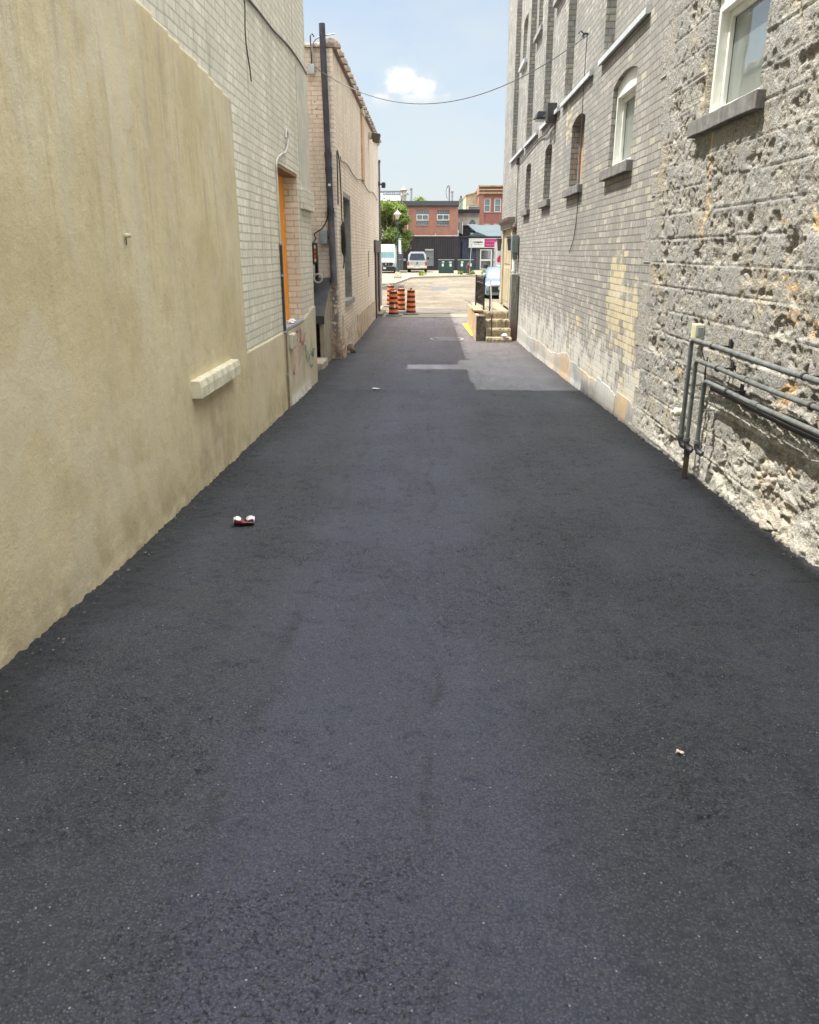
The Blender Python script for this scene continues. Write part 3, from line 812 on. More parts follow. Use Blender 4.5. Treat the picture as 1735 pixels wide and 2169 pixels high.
# conduit: pale hook above, dark pipe below
cd = thing('conduit', 'pale conduit with a hooked top beside the orange window, turning dark halfway down', 'conduit', (XL + .016, 9.37, -.25))
def rel(pts, o): return [tuple(Vector(p) - Vector(o.location)) for p in pts]
top = spline([(XL + .02, 10.05, 2.83), (XL + .016, 10.16, 2.93), (XL + .022, 10.22, 2.84), (XL + .022, 10.00, 2.68), (XL + .022, 9.62, 2.60), (XL + .018, 9.38, 2.50), (XL + .016, 9.37, 2.30), (XL + .016, 9.37, 1.62)], 6)
MB().tube(rel(top, cd), .011, 8).build('upper_pipe', simple('pale_conduit', (.55, .54, .48), .5, scale=9), cd, smooth=True)
MB().tube(rel([(XL + .020, 9.37, 1.65), (XL + .020, 9.37, .64)], cd), .016, 8).build('dark_sleeve', M_dkmetal, cd, smooth=True)
MB().tube(rel([(XL + .030, 9.385, .66), (XL + .030, 9.385, .3), (XL + .028, 9.39, -.3)], cd), .012, 8).build('lower_pipe', simple('rusty_conduit', (.26, .20, .13), .8, scale=14, dirt=.4), cd, smooth=True)
for z in (.15, .66, 1.3, 1.64): MB().box(-.004, .028, -.028, .028, z + .25 - .012, z + .25 + .012).build('strap', M_greymetal, cd)
jb = thing('junction_box', 'small cream metal box on the plinth under the orange window, beside red spray marks', 'box', (XL + .016, 9.76, .52))
MB().box(0, .05, -.13, .13, -.085, .085).build('case', M_cream_p, jb, bevel=.006)
MB().box(.051, .058, -.115, .115, -.07, .07).build('cover', simple('cream_cover', (.50, .46, .33), .7, scale=20), jb, bevel=.003)
# red and green spray scrawl on the plinth, thin films of paint
def scrawl(name, mat, strokes, seed, wd):
    rr = random.Random(seed)
    for y0, z0, n, sy, sz in strokes:
        mb = MB(); pts = []; a = rr.uniform(0, 6)
        y, z = y0, z0
        for k in range(n):
            a += rr.uniform(-.5, 1.5); pts.append(Vector((0, y + sy * math.cos(a), z + sz * math.sin(a)))); y += sy * rr.uniform(-.1, .55); z += sz * rr.uniform(-.35, .35)
        P_ = spline(pts, 6)
        for k in range(len(P_) - 1):
            p, q = P_[k], P_[k + 1]; d = (q - p)
            if d.length < 1e-5: continue
            nn = Vector((0, -d.z, d.y)).normalized() * wd * (.5 + .5 * rr.random()); x = XL + .024
            mb.add([(x, p.y - nn.y, p.z - nn.z), (x, p.y + nn.y, p.z + nn.z), (x, q.y + nn.y, q.z + nn.z), (x, q.y - nn.y, q.z - nn.z)], [(0, 1, 2, 3)])
        P(name, mb, mat, b1)
M_sred = simple('faded_red_spray', (.50, .11, .11), .9, var=.25, scale=30)
M_sgrn = simple('faded_green_spray', (.11, .24, .15), .9, var=.3, scale=30)
scrawl('red_scrawl', M_sred, [(10.05, .50, 7, .09, .10), (10.35, .50, 9, .08, .09), (10.62, .48, 8, .09, .10), (9.85, .25, 6, .09, .10), (10.3, .26, 5, .06, .12)], 5, .015)
scrawl('green_scrawl', M_sgrn, [(10.95, .22, 8, .07, .11), (11.25, .10, 7, .10, .10), (11.45, .30, 8, .09, .15), (11.6, .12, 6, .08, .10)], 8, .018)
# litter on the orange window's sill
for k, (yy, sz) in enumerate(((10.15, .035), (10.28, .05), (10.42, .04))):
    rr = random.Random(k + 40); mb = MB()
    prof = [(.001, 0), (sz * .8, .004), (sz, sz * .35), (sz * .6, sz * .7), (.002, sz * .8)]
    mb.lathe(prof, n=9); mb.v = [(x * (1 + .5 * rr.random()), y * (1 + .9 * rr.random()), z * (.7 + .6 * rr.random())) for x, y, z in mb.v]
    o = mb.build('crumpled_paper', simple('white_paper', (.75, .74, .72), .8)); o.location = (XL - .03 - .02 * k, yy, .694)
    tag(o, ('crumpled white paper on the grey sill, nearest the camera', 'crumpled white paper in the middle of the litter on the grey sill', 'crumpled white paper on the grey sill, farthest from the camera')[k], 'litter', 'litter on the orange window sill')

# ------------------------------------------------------------------ cellar bulkhead between the two left buildings
bk = thing('cellar_bulkhead', 'concrete cellar entry with a sloping black sheet-metal lid between the two left buildings', 'bulkhead', (-2.05, 14.9, -.41))
def PB(name, mb, mat, **k): return P(name, mb, mat, bk, **k)
m = MB(); m.prism([(14.36, -.6), (15.44, -.6), (15.44, .93), (14.36, .44)], 'x', -1.96, -1.88); m.box(-2.5, -1.961, 15.30, 15.44, -.6, .9)
PB('side_wall', m, M_conc, bevel=.006)
m = MB(); m.prism([(14.30, .44), (14.30, .475), (15.44, 1.10), (15.44, 1.04)], 'x', -2.56, -1.86)
m.box(-2.56, -1.86, 14.285, 14.30, .33, .475)
M_lid = simple('black_sheet_metal', (.035, .042, .048), .42, var=.25, scale=5, bump=.3, dirt=.25)
PB('lid', m, M_lid, bevel=.004)
PB('opening_shade', MB().box(-2.5, -1.962, 14.72, 14.75, -.6, .55), simple('dark_recess_shade', (.085, .08, .05), .95, var=.25, scale=12, bump=.8, dirt=.5))  # dark sheet stands in for the shade inside the cellar opening
PB('step', rough_box(MB(), -2.56, -1.82, 13.55, 14.34, -.6, -.27, 5, .01, 12), simple('stained_concrete_step', (.42, .37, .29), .9, scale=7, bump=.6, dirt=.4), bevel=.01)
bp = thing('control_cabinet', 'tall narrow black cabinet with orange tabs and a white label, above the black lid', 'panel', (-2.14, 15.0, 1.10))
m = MB().box(-.12, .10, 0, .09, -.05, .62); m.box(.06, .105, .0, .09, .0, .40); m.build('case', M_dkmetal, bp, bevel=.006)
M_or = simple('orange_enamel', (.55, .12, .02), .5)
MB().box(.035, .085, -.010, -.001, .26, .60).build('tab_strip', simple('dark_rust', (.12, .035, .02), .6), bp)
for k, zz in enumerate((.52, .44, .36, .29)):
    MB().box(.045, .076, -.018, -.011, zz, zz + .055).build('tab', (M_cream_p, M_or, M_or, M_cream_p)[k], bp)
MB().box(-.05, .045, -.008, -.001, .06, .24).build('paper_label', simple('old_label', (.48, .50, .50), .8, var=.2, scale=30), bp)
rl = thing('hose_reel', 'small pale ring of pipe hooked at the foot of the tall black panel', 'ring', (-2.03, 14.93, 1.10))
M_ring = simple('pale_ring', (.48, .46, .40), .6, scale=30, dirt=.3)
pts = [(.075 * math.cos(a), -.02 + .005 * math.sin(3 * a), .075 * math.sin(a)) for a in [2 * math.pi * k / 20 for k in range(21)]]
MB().tube(pts, .018, 8, False).build('ring', M_ring, rl, smooth=True)
MB().tube([(0, .05, 0), (0, -.03, 0)], .02, 8).build('hub', M_dkmetal, rl)

# ------------------------------------------------------------------ B2: tan brick building with tiled coping
YB, YE, ZT = 15.45, 28.4, 4.95
b2 = thing('tan_brick_building', 'low tan painted brick building with rounded clay coping, second on the left', 'building', (XL - 3, 20, -.45))
m = MB(); wall_sheet(m, 'x', XL, -1, YB, YE, -1, ZT, [(16.62, 18.16, .60, 2.70, 0)], .17, edges=False)
wall_sheet(m, 'y', YB, 1, -9, XL, -1, ZT, [], .17, edges=False)
m.add([(XL, YE, -1), (-9, YE, -1), (-9, YE, ZT), (XL, YE, ZT)], [(0, 1, 2, 3)])
m.add([(XL, YB, ZT), (-9, YB, ZT), (-9, YE, ZT), (XL, YE, ZT)], [(0, 1, 2, 3)])
P('wall', m, M_b2brick, b2)
P('chimney', MB().box(-3.6, -2.5, 14.62, 15.40, -1, 6.5), M_b2brick, b2)  # unseen block added only for the shade it casts
M_grjamb = simple('grey_cement', (.30, .29, .265), .9, var=.12, scale=7, bump=.5, dirt=.25)
wi = P('window', MB().box(XL - .172, XL - .16, 16.6, 18.2, .58, 2.72), M_darkroom, b2, label='tall window with dark boards and grey cement reveals')
sub('jamb', MB().box(XL - .159, XL - .002, 18.03, 18.158, .602, 2.698), M_grjamb, wi, b2)
sub('lintel', MB().box(XL - .159, XL - .002, 16.625, 18.028, 2.62, 2.698), M_grjamb, wi, b2)
sub('sill', rough_box(MB(), XL - .15, XL + .05, 16.55, 18.30, .50, .61, 6, .004, 9), M_grjamb, wi, b2, bevel=.006)
P('pilaster', MB().box(XL - .002, XL + .045, 21.35, 21.95, 3.30, 4.82), simple('peach_render', (.60, .42, .28), .85, scale=6, dirt=.2), b2, bevel=.01)
P('pilaster_cap', MB().box(XL - .002, XL + .07, 21.3, 22.0, 4.82, 4.93), M_cream_p, b2, bevel=.01)
cp = MB(); y = YB - .02
M_tile = simple('grey_clay_tile', (.33, .27, .22), .8, var=.25, scale=9, bump=.5, dirt=.3)
while y < YE:
    L_ = .62; sec = []
    for (yy, rr_) in ((y, .08), (y + .02, .15), (y + .08, .168), (y + .16, .15), (y + .18, .085), (y + L_ - .001, .08)):
        sec.append([(XL - .03 + rr_ * 1.05 * math.cos(a), yy, ZT + .005 + rr_ * max(0, math.sin(a)) * 1.0) for a in [math.pi * k / 8 for k in range(9)]])
    cp.loft(sec); y += L_
for k in range(14):
    x = XL - .15 - k * .3
    sec = []
    for (xx, rr_) in ((x, .078), (x - .05, .09), (x - .28, .078), (x - .30, .078)):
        sec.append([(xx, YB + .04 + rr_ * 1.1 * math.cos(a), ZT + .005 + rr_ * max(0, math.sin(a))) for a in [math.pi * q / 8 for q in range(9)]])
    cp.loft(sec)
P('coping', cp, M_tile, b2)
P('eave_board', MB().box(XL, XL + .022, YB, YE, ZT - .035, ZT - .002), simple('rusty_flashing', (.20, .12, .08), .8), b2)
# broken foot of the corner, foot wall
m = MB(); rough_box(m, XL - .3, XL + .010, 19.3, 28.0, -.7, .12, 30, .010, 21)
P('plinth', m, simple('worn_tan_render', (.50, .39, .27), .92, var=.2, scale=4, bump=.8, dirt=.45), b2, bevel=.01)
sec = []
rr_ = random.Random(5)
for z in np.linspace(-.5, -.05, 9):
    f_ = max(0, (-.08 - z) / .4)
    sec.append([(XL + .05 * f_ + .03 * rr_.random(), YB - .04 - .03 * rr_.random() * f_, z), (XL + .06 * f_ + .03 * rr_.random(), YB + .45 + .1 * rr_.random(), z), (XL - .1, YB + .5, z), (XL - .45, YB + .2, z), (XL - .45, YB - .02 - .04 * rr_.random() * f_, z)])
P('corner_foot', MB().loft(sec), simple('crumbled_brick', (.33, .24, .17), .95, var=.35, scale=9, bump=1, dirt=.5), b2)
P('patch', MB().box(XL - .01, XL + .006, 15.85, 16.14, -.15, .36), simple('cement_patch', (.44, .38, .25), .9, scale=9, bump=.4, dirt=.2), b2)
P('slot_vent', MB().box(XL - .01, XL + .004, 23.18, 23.42, .88, 1.60), simple('rust_slot', (.14, .09, .06), .9), b2)
dr = P('doorway', MB().box(XL - .02, XL + .05, 25.9, 26.35, -.47, 1.56).box(XL - .02, XL + .06, 25.6, 28.45, 1.56, 1.92), M_brown, b2, label='dark brown door surround at the far end')
sub('inner_post', MB().box(XL - .02, XL + .07, 27.3, 27.75, -.47, 1.55), M_brown, dr, b2)
sub('trim', MB().box(XL - .01, XL + .09, 28.05, 28.39, -.2, 1.55), simple('grey_trim', (.55, .55, .56), .6), dr, b2)
P('threshold', MB().box(XL - .02, XL + .20, 26.4, 28.6, -.55, -.36), M_walk, b2, bevel=.01)
# drain pipe
dp = thing('drain_pipe', 'tall dark grey drain pipe before the tan building corner, rising above its roof', 'pipe', (-1.83, 15.38, 1.0))
M_pipeD = simple('slate_grey_pipe', (.055, .058, .078), .45, var=.2, scale=5, bump=.15)
M_pipeG = simple('faded_grey_pipe', (.12, .12, .135), .55, var=.25, scale=4, bump=.2, dirt=.2)
def pp(z):  # the pipe leans a little
    return (-1.792 - (z - 1.0) * .0185, 15.375, z)
MB().tube(rel([pp(5.30), pp(3.22)], dp), .055, 16).build('upper_pipe', M_pipeD, dp, smooth=True)
MB().tube(rel([pp(3.22), pp(2.1)], dp), .060, 16).build('middle_pipe', M_pipeD, dp, smooth=True)
MB().tube(rel([pp(2.1), pp(1.0)], dp), .062, 16).build('lower_pipe', M_pipeG, dp, smooth=True)
for z in (3.22, 2.98, 2.28): MB().tube(rel([pp(z + .045), pp(z - .045)], dp), .068, 16).build('collar', M_dkmetal, dp, smooth=True)
MB().box(-.10, .10, -.005, .06, 1.25, 1.27).build('bracket', M_galv, dp)
MB().lathe([(.03, 0), (.022, .01), (0.001, .012)], c=(.01, -.055, 1.72), n=10, M=Matrix.Rotation(R(90), 3, 'X')).build('white_tag', M_white, dp)
# boxes and cables on the tan wall
mb_ = thing('service_box', 'light grey square service box high on the tan brick beside the drain pipe top', 'box', (-2.085, 15.44, 4.60))
MB().box(-.06, .06, -.09, 0, -.08, .08).build('case', simple('pale_grey_box', (.48, .52, .55), .5, scale=8), mb_, bevel=.006)
MB().box(-.055, .055, -.10, -.091, -.075, .075).build('cover', simple('pale_grey_lid', (.52, .56, .60), .5, scale=8), mb_, bevel=.004)
MB().tube([(0.01, -.03, .08), (.0, -.03, .52), (.03, -.02, .56), (.06, .02, .52)], .012, 8).build('riser', M_dkmetal, mb_, smooth=True)
loop = spline([(.065, -.05, .03), (.045, -.06, .16), (.03, -.07, .32), (.08, -.07, .44), (.17, -.05, .50), (.30, .0, .54), (.42, .05, .57)], 6)
MB().tube(loop, .012, 8).build('loop_cable', M_galv, mb_, smooth=True)
sb = thing('switch_box', 'plain blue-grey electrical box on the tan brick left of the lower drain pipe', 'box', (-1.965, 15.44, 1.82))
MB().box(-.075, .075, -.07, 0, -.12, .12).build('case', M_greymetal, sb, bevel=.006)
MB().box(-.07, .07, -.082, -.071, -.115, .115).build('door', simple('blue_grey_door', (.27, .31, .34), .5, scale=8), sb, bevel=.004)
MB().box(.076, .10, -.05, -.02, -.03, .02).build('latch', M_dkmetal, sb)
tag(MB().tube(spline([(-1.96, 15.42, 1.70), (-2.0, 15.40, 1.60), (-2.05, 15.41, 1.55)], 5) , .006, 6).tube(spline([(-1.96, 15.42, 1.70), (-1.93, 15.40, 1.58), (-1.86, 15.41, 1.52)], 5), .006, 6).build('thin_cable', M_cream_p), 'two thin pale cables drooping from the blue-grey electrical box', 'cable')
tag(MB().tube(spline([(-1.86, 15.30, 2.35), (-1.88, 15.34, 2.15), (-1.98, 15.36, 1.98), (-2.13, 15.36, 1.88), (-2.11, 15.36, 1.8), (-2.14, 15.2, 1.72), (-2.13, 15.05, 1.68)], 6), .011, 8).build('black_cable', M_black), 'thick black cable curving from the drain pipe down to the black panel', 'cable')
tag(MB().tube(spline([(XL - .44, 15.43, 3.9), (XL - .35, 15.40, 3.2), (XL - .25, 15.40, 2.6), (XL - .17, 15.40, 2.3)], 5), .005, 6).build('string', M_cream_p), 'thin pale string hanging diagonally on the tan brick left of the drain pipe', 'string')
for z in (3.99, 3.87, 4.10):
    o = MB().lathe([(.011, 0), (.011, .004), (.001, .005)], n=8, M=Matrix.Rotation(R(90), 3, 'X')).build('bolt_hole', M_darkroom); o.location = (-2.03 + (.0 if z < 4.05 else -.02), YB - .001, z)
    Pg(o, b2)
# cable bundle down the alley face
tag(MB().tube(spline([(XL + .02, 15.52, 2.4), (XL + .03, 15.47, 2.9), (XL + .02, 15.60, 3.32), (XL + .02, 15.95, 3.15), (XL + .02, 16.08, 2.7), (XL + .03, 16.05, 2.2), (XL + .04, 16.0, 2.0)], 6), .012, 8).build('hanging_cable', M_black), 'black cable looped down the alley side of the tan building by its near corner', 'cable')
tag(MB().tube(spline([(XL + .02, 16.12, 3.28)] + [(XL + .02, 16.3 + k * 1.1, 3.22 + .05 * math.sin(k * 1.7)) for k in range(11)], 5), .009, 6).build('long_cable', M_dkmetal), 'thin wavy cable running the length of the tan wall above its window', 'cable')
co = MB()
for k in range(7):
    ph = k * .9; rx = .09 + .012 * (k % 3); rz_ = .27 + .015 * (k % 4)
    co.tube([(XL + .035 + .012 * (k % 4) + .01 * math.sin(a * 2 + ph), 16.0 + rx * math.cos(a), 1.80 + rz_ * math.sin(a)) for a in [2 * math.pi * q / 24 for q in range(25)]], .011, 6, False)
tl = MB().tube(spline([(XL + .04, 16.02, 1.6), (XL + .05, 16.04, 1.42), (XL + .04, 16.0, 1.25)], 5), .012, 6)
cl = thing('cable_coil', 'coil of black cable hanging on the tan wall beside its tall window', 'cable coil', (XL + .05, 16.0, 1.8))
P('loops', co, M_black, cl, smooth=True); P('tail', tl, M_black, cl, smooth=True)
vt = thing('ground_vent', 'squat rusty pipe end poking out at the foot of the tan wall', 'vent', (XL + .05, 16.75, -.40))
MB().lathe([(.10, -.05), (.105, .07), (.085, .10), (.001, .10)], n=16, M=Matrix.Rotation(R(70), 3, 'Y')).build('pipe_end', simple('rusty_pipe', (.17, .12, .08), .9, var=.3, scale=9, bump=.5, dirt=.4), vt)
MB().box(-.12, .02, -.12, .12, -.12, -.02).build('footing', M_conc, vt, bevel=.01)
wl = thing('wall_lamp', 'dark box floodlight sticking out from the tan wall beneath its far roofline', 'lamp', (XL + .0, 24.0, 4.62))
MB().box(0, .10, -.08, .08, -.05, .12).build('arm', M_cream_p, wl, bevel=.01)
m = MB(); m.loft([[(.10, -.16, .10), (.34, -.16, .07), (.34, .16, .07), (.10, .16, .10)], [(.12, -.12, -.12), (.30, -.12, -.16), (.30, .12, -.16), (.12, .12, -.12)]])
m.build('housing', simple('bronze_metal', (.09, .075, .06), .5), wl, bevel=.01)
MB().box(.14, .29, -.1, .1, -.175, -.165).build('lens', simple('pale_lens', (.6, .6, .58), .3), wl)
sc = thing('security_camera', 'small dark security camera on the far end of the tan building', 'camera', (XL + .0, 28.3, 3.74))
MB().box(-.02, .05, -.05, .05, -.08, .08).build('mount', M_dkmetal, sc, bevel=.006)
MB().tube([(.05, 0, .0), (.14, -.05, -.02)], .025, 8).build('arm', M_dkmetal, sc)
MB().lathe([(.001, -.10), (.06, -.09), (.075, 0), (.06, .08), (.001, .09)], c=(.18, -.06, -.04), n=14).build('housing', M_dkmetal, sc, smooth=True)
# wire that crosses the lane
A_ = Vector((-2.0, 15.36, 4.62)); B_ = Vector((2.20, 12.35, 4.42)); pts = []
for k in range(31):
    u = k / 30; p = A_.lerp(B_, u); p.z -= .71 * 4 * u * (1 - u); pts.append(p)
tag(MB().tube(pts, .007, 6).build('overhead_wire', simple('grey_wire', (.13, .135, .14), .6)), 'single dark wire sagging across the lane between the two sides', 'wire')
# ------------------------------------------------------------------ right building
YR = 24.9
rb = thing('grey_brick_building', 'tall grey painted brick and stone building filling the right side', 'building', (XR + 3, 12, 0))
WIN = [(9.28, 10.40, 2.50, 3.40, .08), (12.15, 13.20, 2.48, 3.38, .08), (15.22, 16.10, 2.47, 3.35, .07), (18.22, 19.10, 2.45, 3.33, .07)]
PAN = [(8.97, 11.17), (11.80, 14.18), (14.56, 16.69), (17.32, 19.40), (19.75, 22.60)]
m = MB(); wall_sheet(m, 'x', XR, 1, 8.05, YR, -1, 3.86, WIN, .17, edges=False)
wall_sheet(m, 'x', XR, 1, 8.05, YR, 3.86, 10.5, [(a, b, 3.86, 10.3, 0) for a, b in PAN], .12, edges=False)
m.add([(XR, YR, -1), (12, YR, -1), (12, YR, 10.5), (XR, YR, 10.5)], [(0, 1, 2, 3)])
m.add([(XR, 8.05, 10.5), (12, 8.05, 10.5), (12, YR, 10.5), (XR, YR, 10.5)], [(0, 1, 2, 3)])
m.add([(XR, 8.05, 4.2), (12, 8.05, 4.2), (12, 8.05, 10.5), (XR, 8.05, 10.5)], [(0, 1, 2, 3)])
P('wall', m, M_rbrick, rb)
UP = [(21.0, 21.95, 5.92, 6.85, .07), (18.15, 19.05, 5.92, 7.1, .07), (15.35, 16.25, 5.86, 7.1, .07), (12.4, 13.5, 5.86, 7.1, .07)]
m = MB(); wall_sheet(m, 'x', XR + .12, 1, 8.1, 22.8, 3.8, 10.4, UP, .15, edges=False)
P('panel_wall', m, M_rbrick, rb)
M_flash = simple('pale_zinc_flashing', (.50, .52, .53), .5, var=.08, scale=6, dirt=.12)
for a, b in PAN:
    m = MB(); m.prism([(XR - .055, 3.79), (XR - .055, 3.85), (XR + .119, 4.00), (XR + .119, 3.87), (XR - .03, 3.79)], 'y', a - .06, b + .04)
    P('ledge', m, M_flash, rb)
for a, b, z0, z1, r in UP:
    wv = P('upper_window', MB().box(XR + .255, XR + .268, a - .02, b + .02, z0 - .02, z1 + r + .02), M_glass_dark, rb)
    f = MB(); f.box(XR + .21, XR + .252, a, a + .05, z0, z1 + r * .3).box(XR + .21, XR + .252, b - .05, b, z0, z1 + r * .3).box(XR + .21, XR + .252, a + .05, b - .05, z0, z0 + .05).box(XR + .21, XR + .252, a + .05, b - .05, (z0 + z1) / 2 - .02, (z0 + z1) / 2 + .02)
    sub('frame', f, M_white, wv, rb)
    sub('sill', MB().box(XR + .04, XR + .20, a - .12, b + .12, z0 - .10, z0 - .004), M_flash if a > 20 else M_greywood, wv, rb, bevel=.006)
# the ground floor windows
M_sill = simple('dark_stone_sill', (.165, .16, .15), .9, var=.2, scale=9, bump=.8, dirt=.3)
def arch_pts(a, b, z0, z1, r, n=10):
    pts = [(a, z0), (b, z0)]
    for k in range(n + 1):
        q = 1 - 2 * k / n; pts.append((a + (b - a) * (1 - k / n), z1 + r * (1 - q * q)))
    return pts
def tri_fan_prism(mb, pts, axis, a, b): mb.prism(pts, axis, a, b)
def front_window(a, b, z0, z1, r, parent, root, label=None, curtain=False, D=.13):
    """white framed sash set D deep behind the wall face"""
    x0 = XR + D - .05
    wv = P('window', MB().prism(arch_pts(a + .002, b - .002, z0, z1, r), 'x', x0 + .072, x0 + .082), M_glass_pale, root, label=label)
    f = MB()
    # outer casing: jambs, head panel above, stool below
    f.box(x0 - .03, x0 + .071, a, a + .045, z0, z1 - .02).box(x0 - .03, x0 + .071, b - .045, b, z0, z1 - .02)
    f.box(x0 - .03, x0 + .071, a + .045, b - .045, z0, z0 + .04)
    sub('casing', f, M_white, wv, root, bevel=.004)
    h = MB(); h.prism([(a + .001, z1 - .12)] + [(b - .001, z1 - .12)] + arch_pts(a + .001, b - .001, z0, z1, r)[2:], 'x', x0 - .028, x0 + .070)
    sub('head_panel', h, M_white, wv, root)
    s_ = MB(); i0, i1, j0, j1 = a + .046, b - .046, z0 + .041, z1 - .121
    for q0, q1 in ((i0, i1),):
        s_.box(x0 + .035, x0 + .069, q0, q0 + .045, j0, j1).box(x0 + .035, x0 + .069, q1 - .045, q1, j0, j1)
        s_.box(x0 + .035, x0 + .069, q0 + .045, q1 - .045, j0, j0 + .045).box(x0 + .035, x0 + .069, q0 + .045, q1 - .045, j1 - .045, j1)
    sub('sash', s_, M_white, wv, root, bevel=.004)
    return wv
def sill(a, b, z, par, root, mat=M_sill, seed=1):
    m = rough_box(MB(), XR - .075, XR + .165, a - .13, b + .13, z - .115, z - .002, 9, .003, seed)
    sub('sill', m, mat, par, root, bevel=.006)
w1 = front_window(*WIN[0], rb, rb, label='white framed arched window in the grey brick')
sill(9.28, 10.40, 2.50, w1, rb, seed=3)
for k in (1, 2, 3):
    a, b, z0, z1, r = WIN[k]
    mm_ = (None, M_oldboard, M_greywood, M_greywood)[k]
    wv = P('window', MB().prism(arch_pts(a + .002, b - .002, z0, z1, r), 'x', XR + .155, XR + .168), mm_, rb, label=(None, 'arched window boarded with peeling orange-brown planks', 'arched window boarded with grey planks', None)[k])
    for q in (a, b - .04): sub('jamb', MB().box(XR + .12, XR + .154, q, q + .04, z0, z1), M_greywood, wv, rb)
    sill(a, b, z0, wv, rb, seed=10 + k)
# plinth of render along the foot of the brick
def pl_top(y): return np.interp(y, [8.0, 8.4, 9.0, 9.05, 10.1, 10.15, 11.9, 12.1, 12.4, 13.2, 14.2, 15.4, 17, 19.4, 22], [-.10, .03, .05, -.02, .04, -.03, .0, -.02, .06, -.04, -.12, -.09, -.16, -.12, .0])
def pk(y, z): return (z < pl_top(y) + .05 * (fbm(y * 3, z * 3, 91, 3) - .5)) & (z > zg(y) - .05)
def mk_plinthR():
    m, t = newmat('stained_plinth_render'); p = t.pos(); x, y, z = t.xyz(p)
    n = t.noise(p, 3, 5, .65); st = t.noise(t.vec(x, t.m('MULTIPLY', y, 6), t.m('MULTIPLY', z, .7)), 2, 5, .65)
    c = t.mix(t.ss(n, .35, .65), (.22, .235, .245), (.34, .35, .35))
    pan = t.m('MAXIMUM', boxmask(t, y, z, 9.08, 10.12, -2, 2, .02), t.m('MAXIMUM', boxmask(t, y, z, 13.6, 14.6, -2, 2, .03), boxmask(t, y, z, 17.6, 19.6, -2, 2, .03)))
    c = t.mix(t.m('MULTIPLY', t.ss(t.noise(p, 1.1, 5, .7), .42, .58), .7), c, (.335, .315, .27))
    c = t.mix(t.m('MULTIPLY', pan, .55), c, t.mix(st, (.36, .36, .34), (.56, .56, .53)))
    c = t.mix(t.m('MULTIPLY', t.ss(st, .5, .7), .5), c, (.52, .51, .47))
    rust = t.m('MULTIPLY', boxmask(t, y, z, 11.95, 12.9, -1, .04, .14), t.ss(st, .3, .58))
    rust = t.m('MAXIMUM', rust, t.m('MULTIPLY', boxmask(t, y, z, 12.9, 16.5, -.6, -.05, .3), t.m('MULTIPLY', t.ss(n, .44, .6), .7)))
    c = t.mix(t.m('MULTIPLY', rust, .75), c, t.mix(n, (.50, .25, .07), (.52, .36, .19)))
    r2 = t.m('MULTIPLY', boxmask(t, y, z, 8.0, 9.05, -.25, .10, .12), t.ss(n, .42, .56))
    r2 = t.m('MAXIMUM', r2, t.m('MULTIPLY', boxmask(t, y, z, 10.2, 11.3, -.1, .10, .10), t.ss(n, .40, .56)))
    c = t.mix(t.m('MULTIPLY', r2, .75), c, (.48, .33, .17))
    base = t.m('ADD', z, t.m('MULTIPLY', y, .028))
    bb = t.m('MULTIPLY', t.ss(base, .10, .0), t.ss(t.noise(p, 9, 4, .7), .4, .6))
    c = t.mix(t.m('MULTIPLY', bb, .7), c, (.42, .37, .29))
    c = t.mix(t.m('MULTIPLY', t.ss(t.noise(p, 1.7, 6, .7), .50, .62), .6), c, (.44, .42, .37))
    crack = t.m('MULTIPLY', t.ss(t.m('ABSOLUTE', t.m('SUBTRACT', y, 9.06)), .010, .004), 1)
    c = t.mix(crack, c, (.08, .08, .08))
    t.out(c, .9, t.bump(t.m('ADD', t.noise(p, 30, 5, .7), t.m('MULTIPLY', st, .6)), .6, .008), spec=.25)
    return m
g_ = grid_mesh('plinth', np.arange(8.0, 19.6, .02), np.arange(-.6, .2, .02),
               lambda y, z: (XR - .0004 - .004 * sst(pl_top(y) + .05 * (fbm(y * 3, z * 3, 91, 3) - .5) - z, .015, .09) - .022 * sst(-(z - zg(y)), -.10, 0) * fbm(y * 7, z * 7, 93, 3), y, z), mk_plinthR(),
               keep=pk, skirt=lambda c: np.stack([np.full(len(c), XR + .002), c[:, 1], c[:, 2]], -1))
Pg(g_, rb)
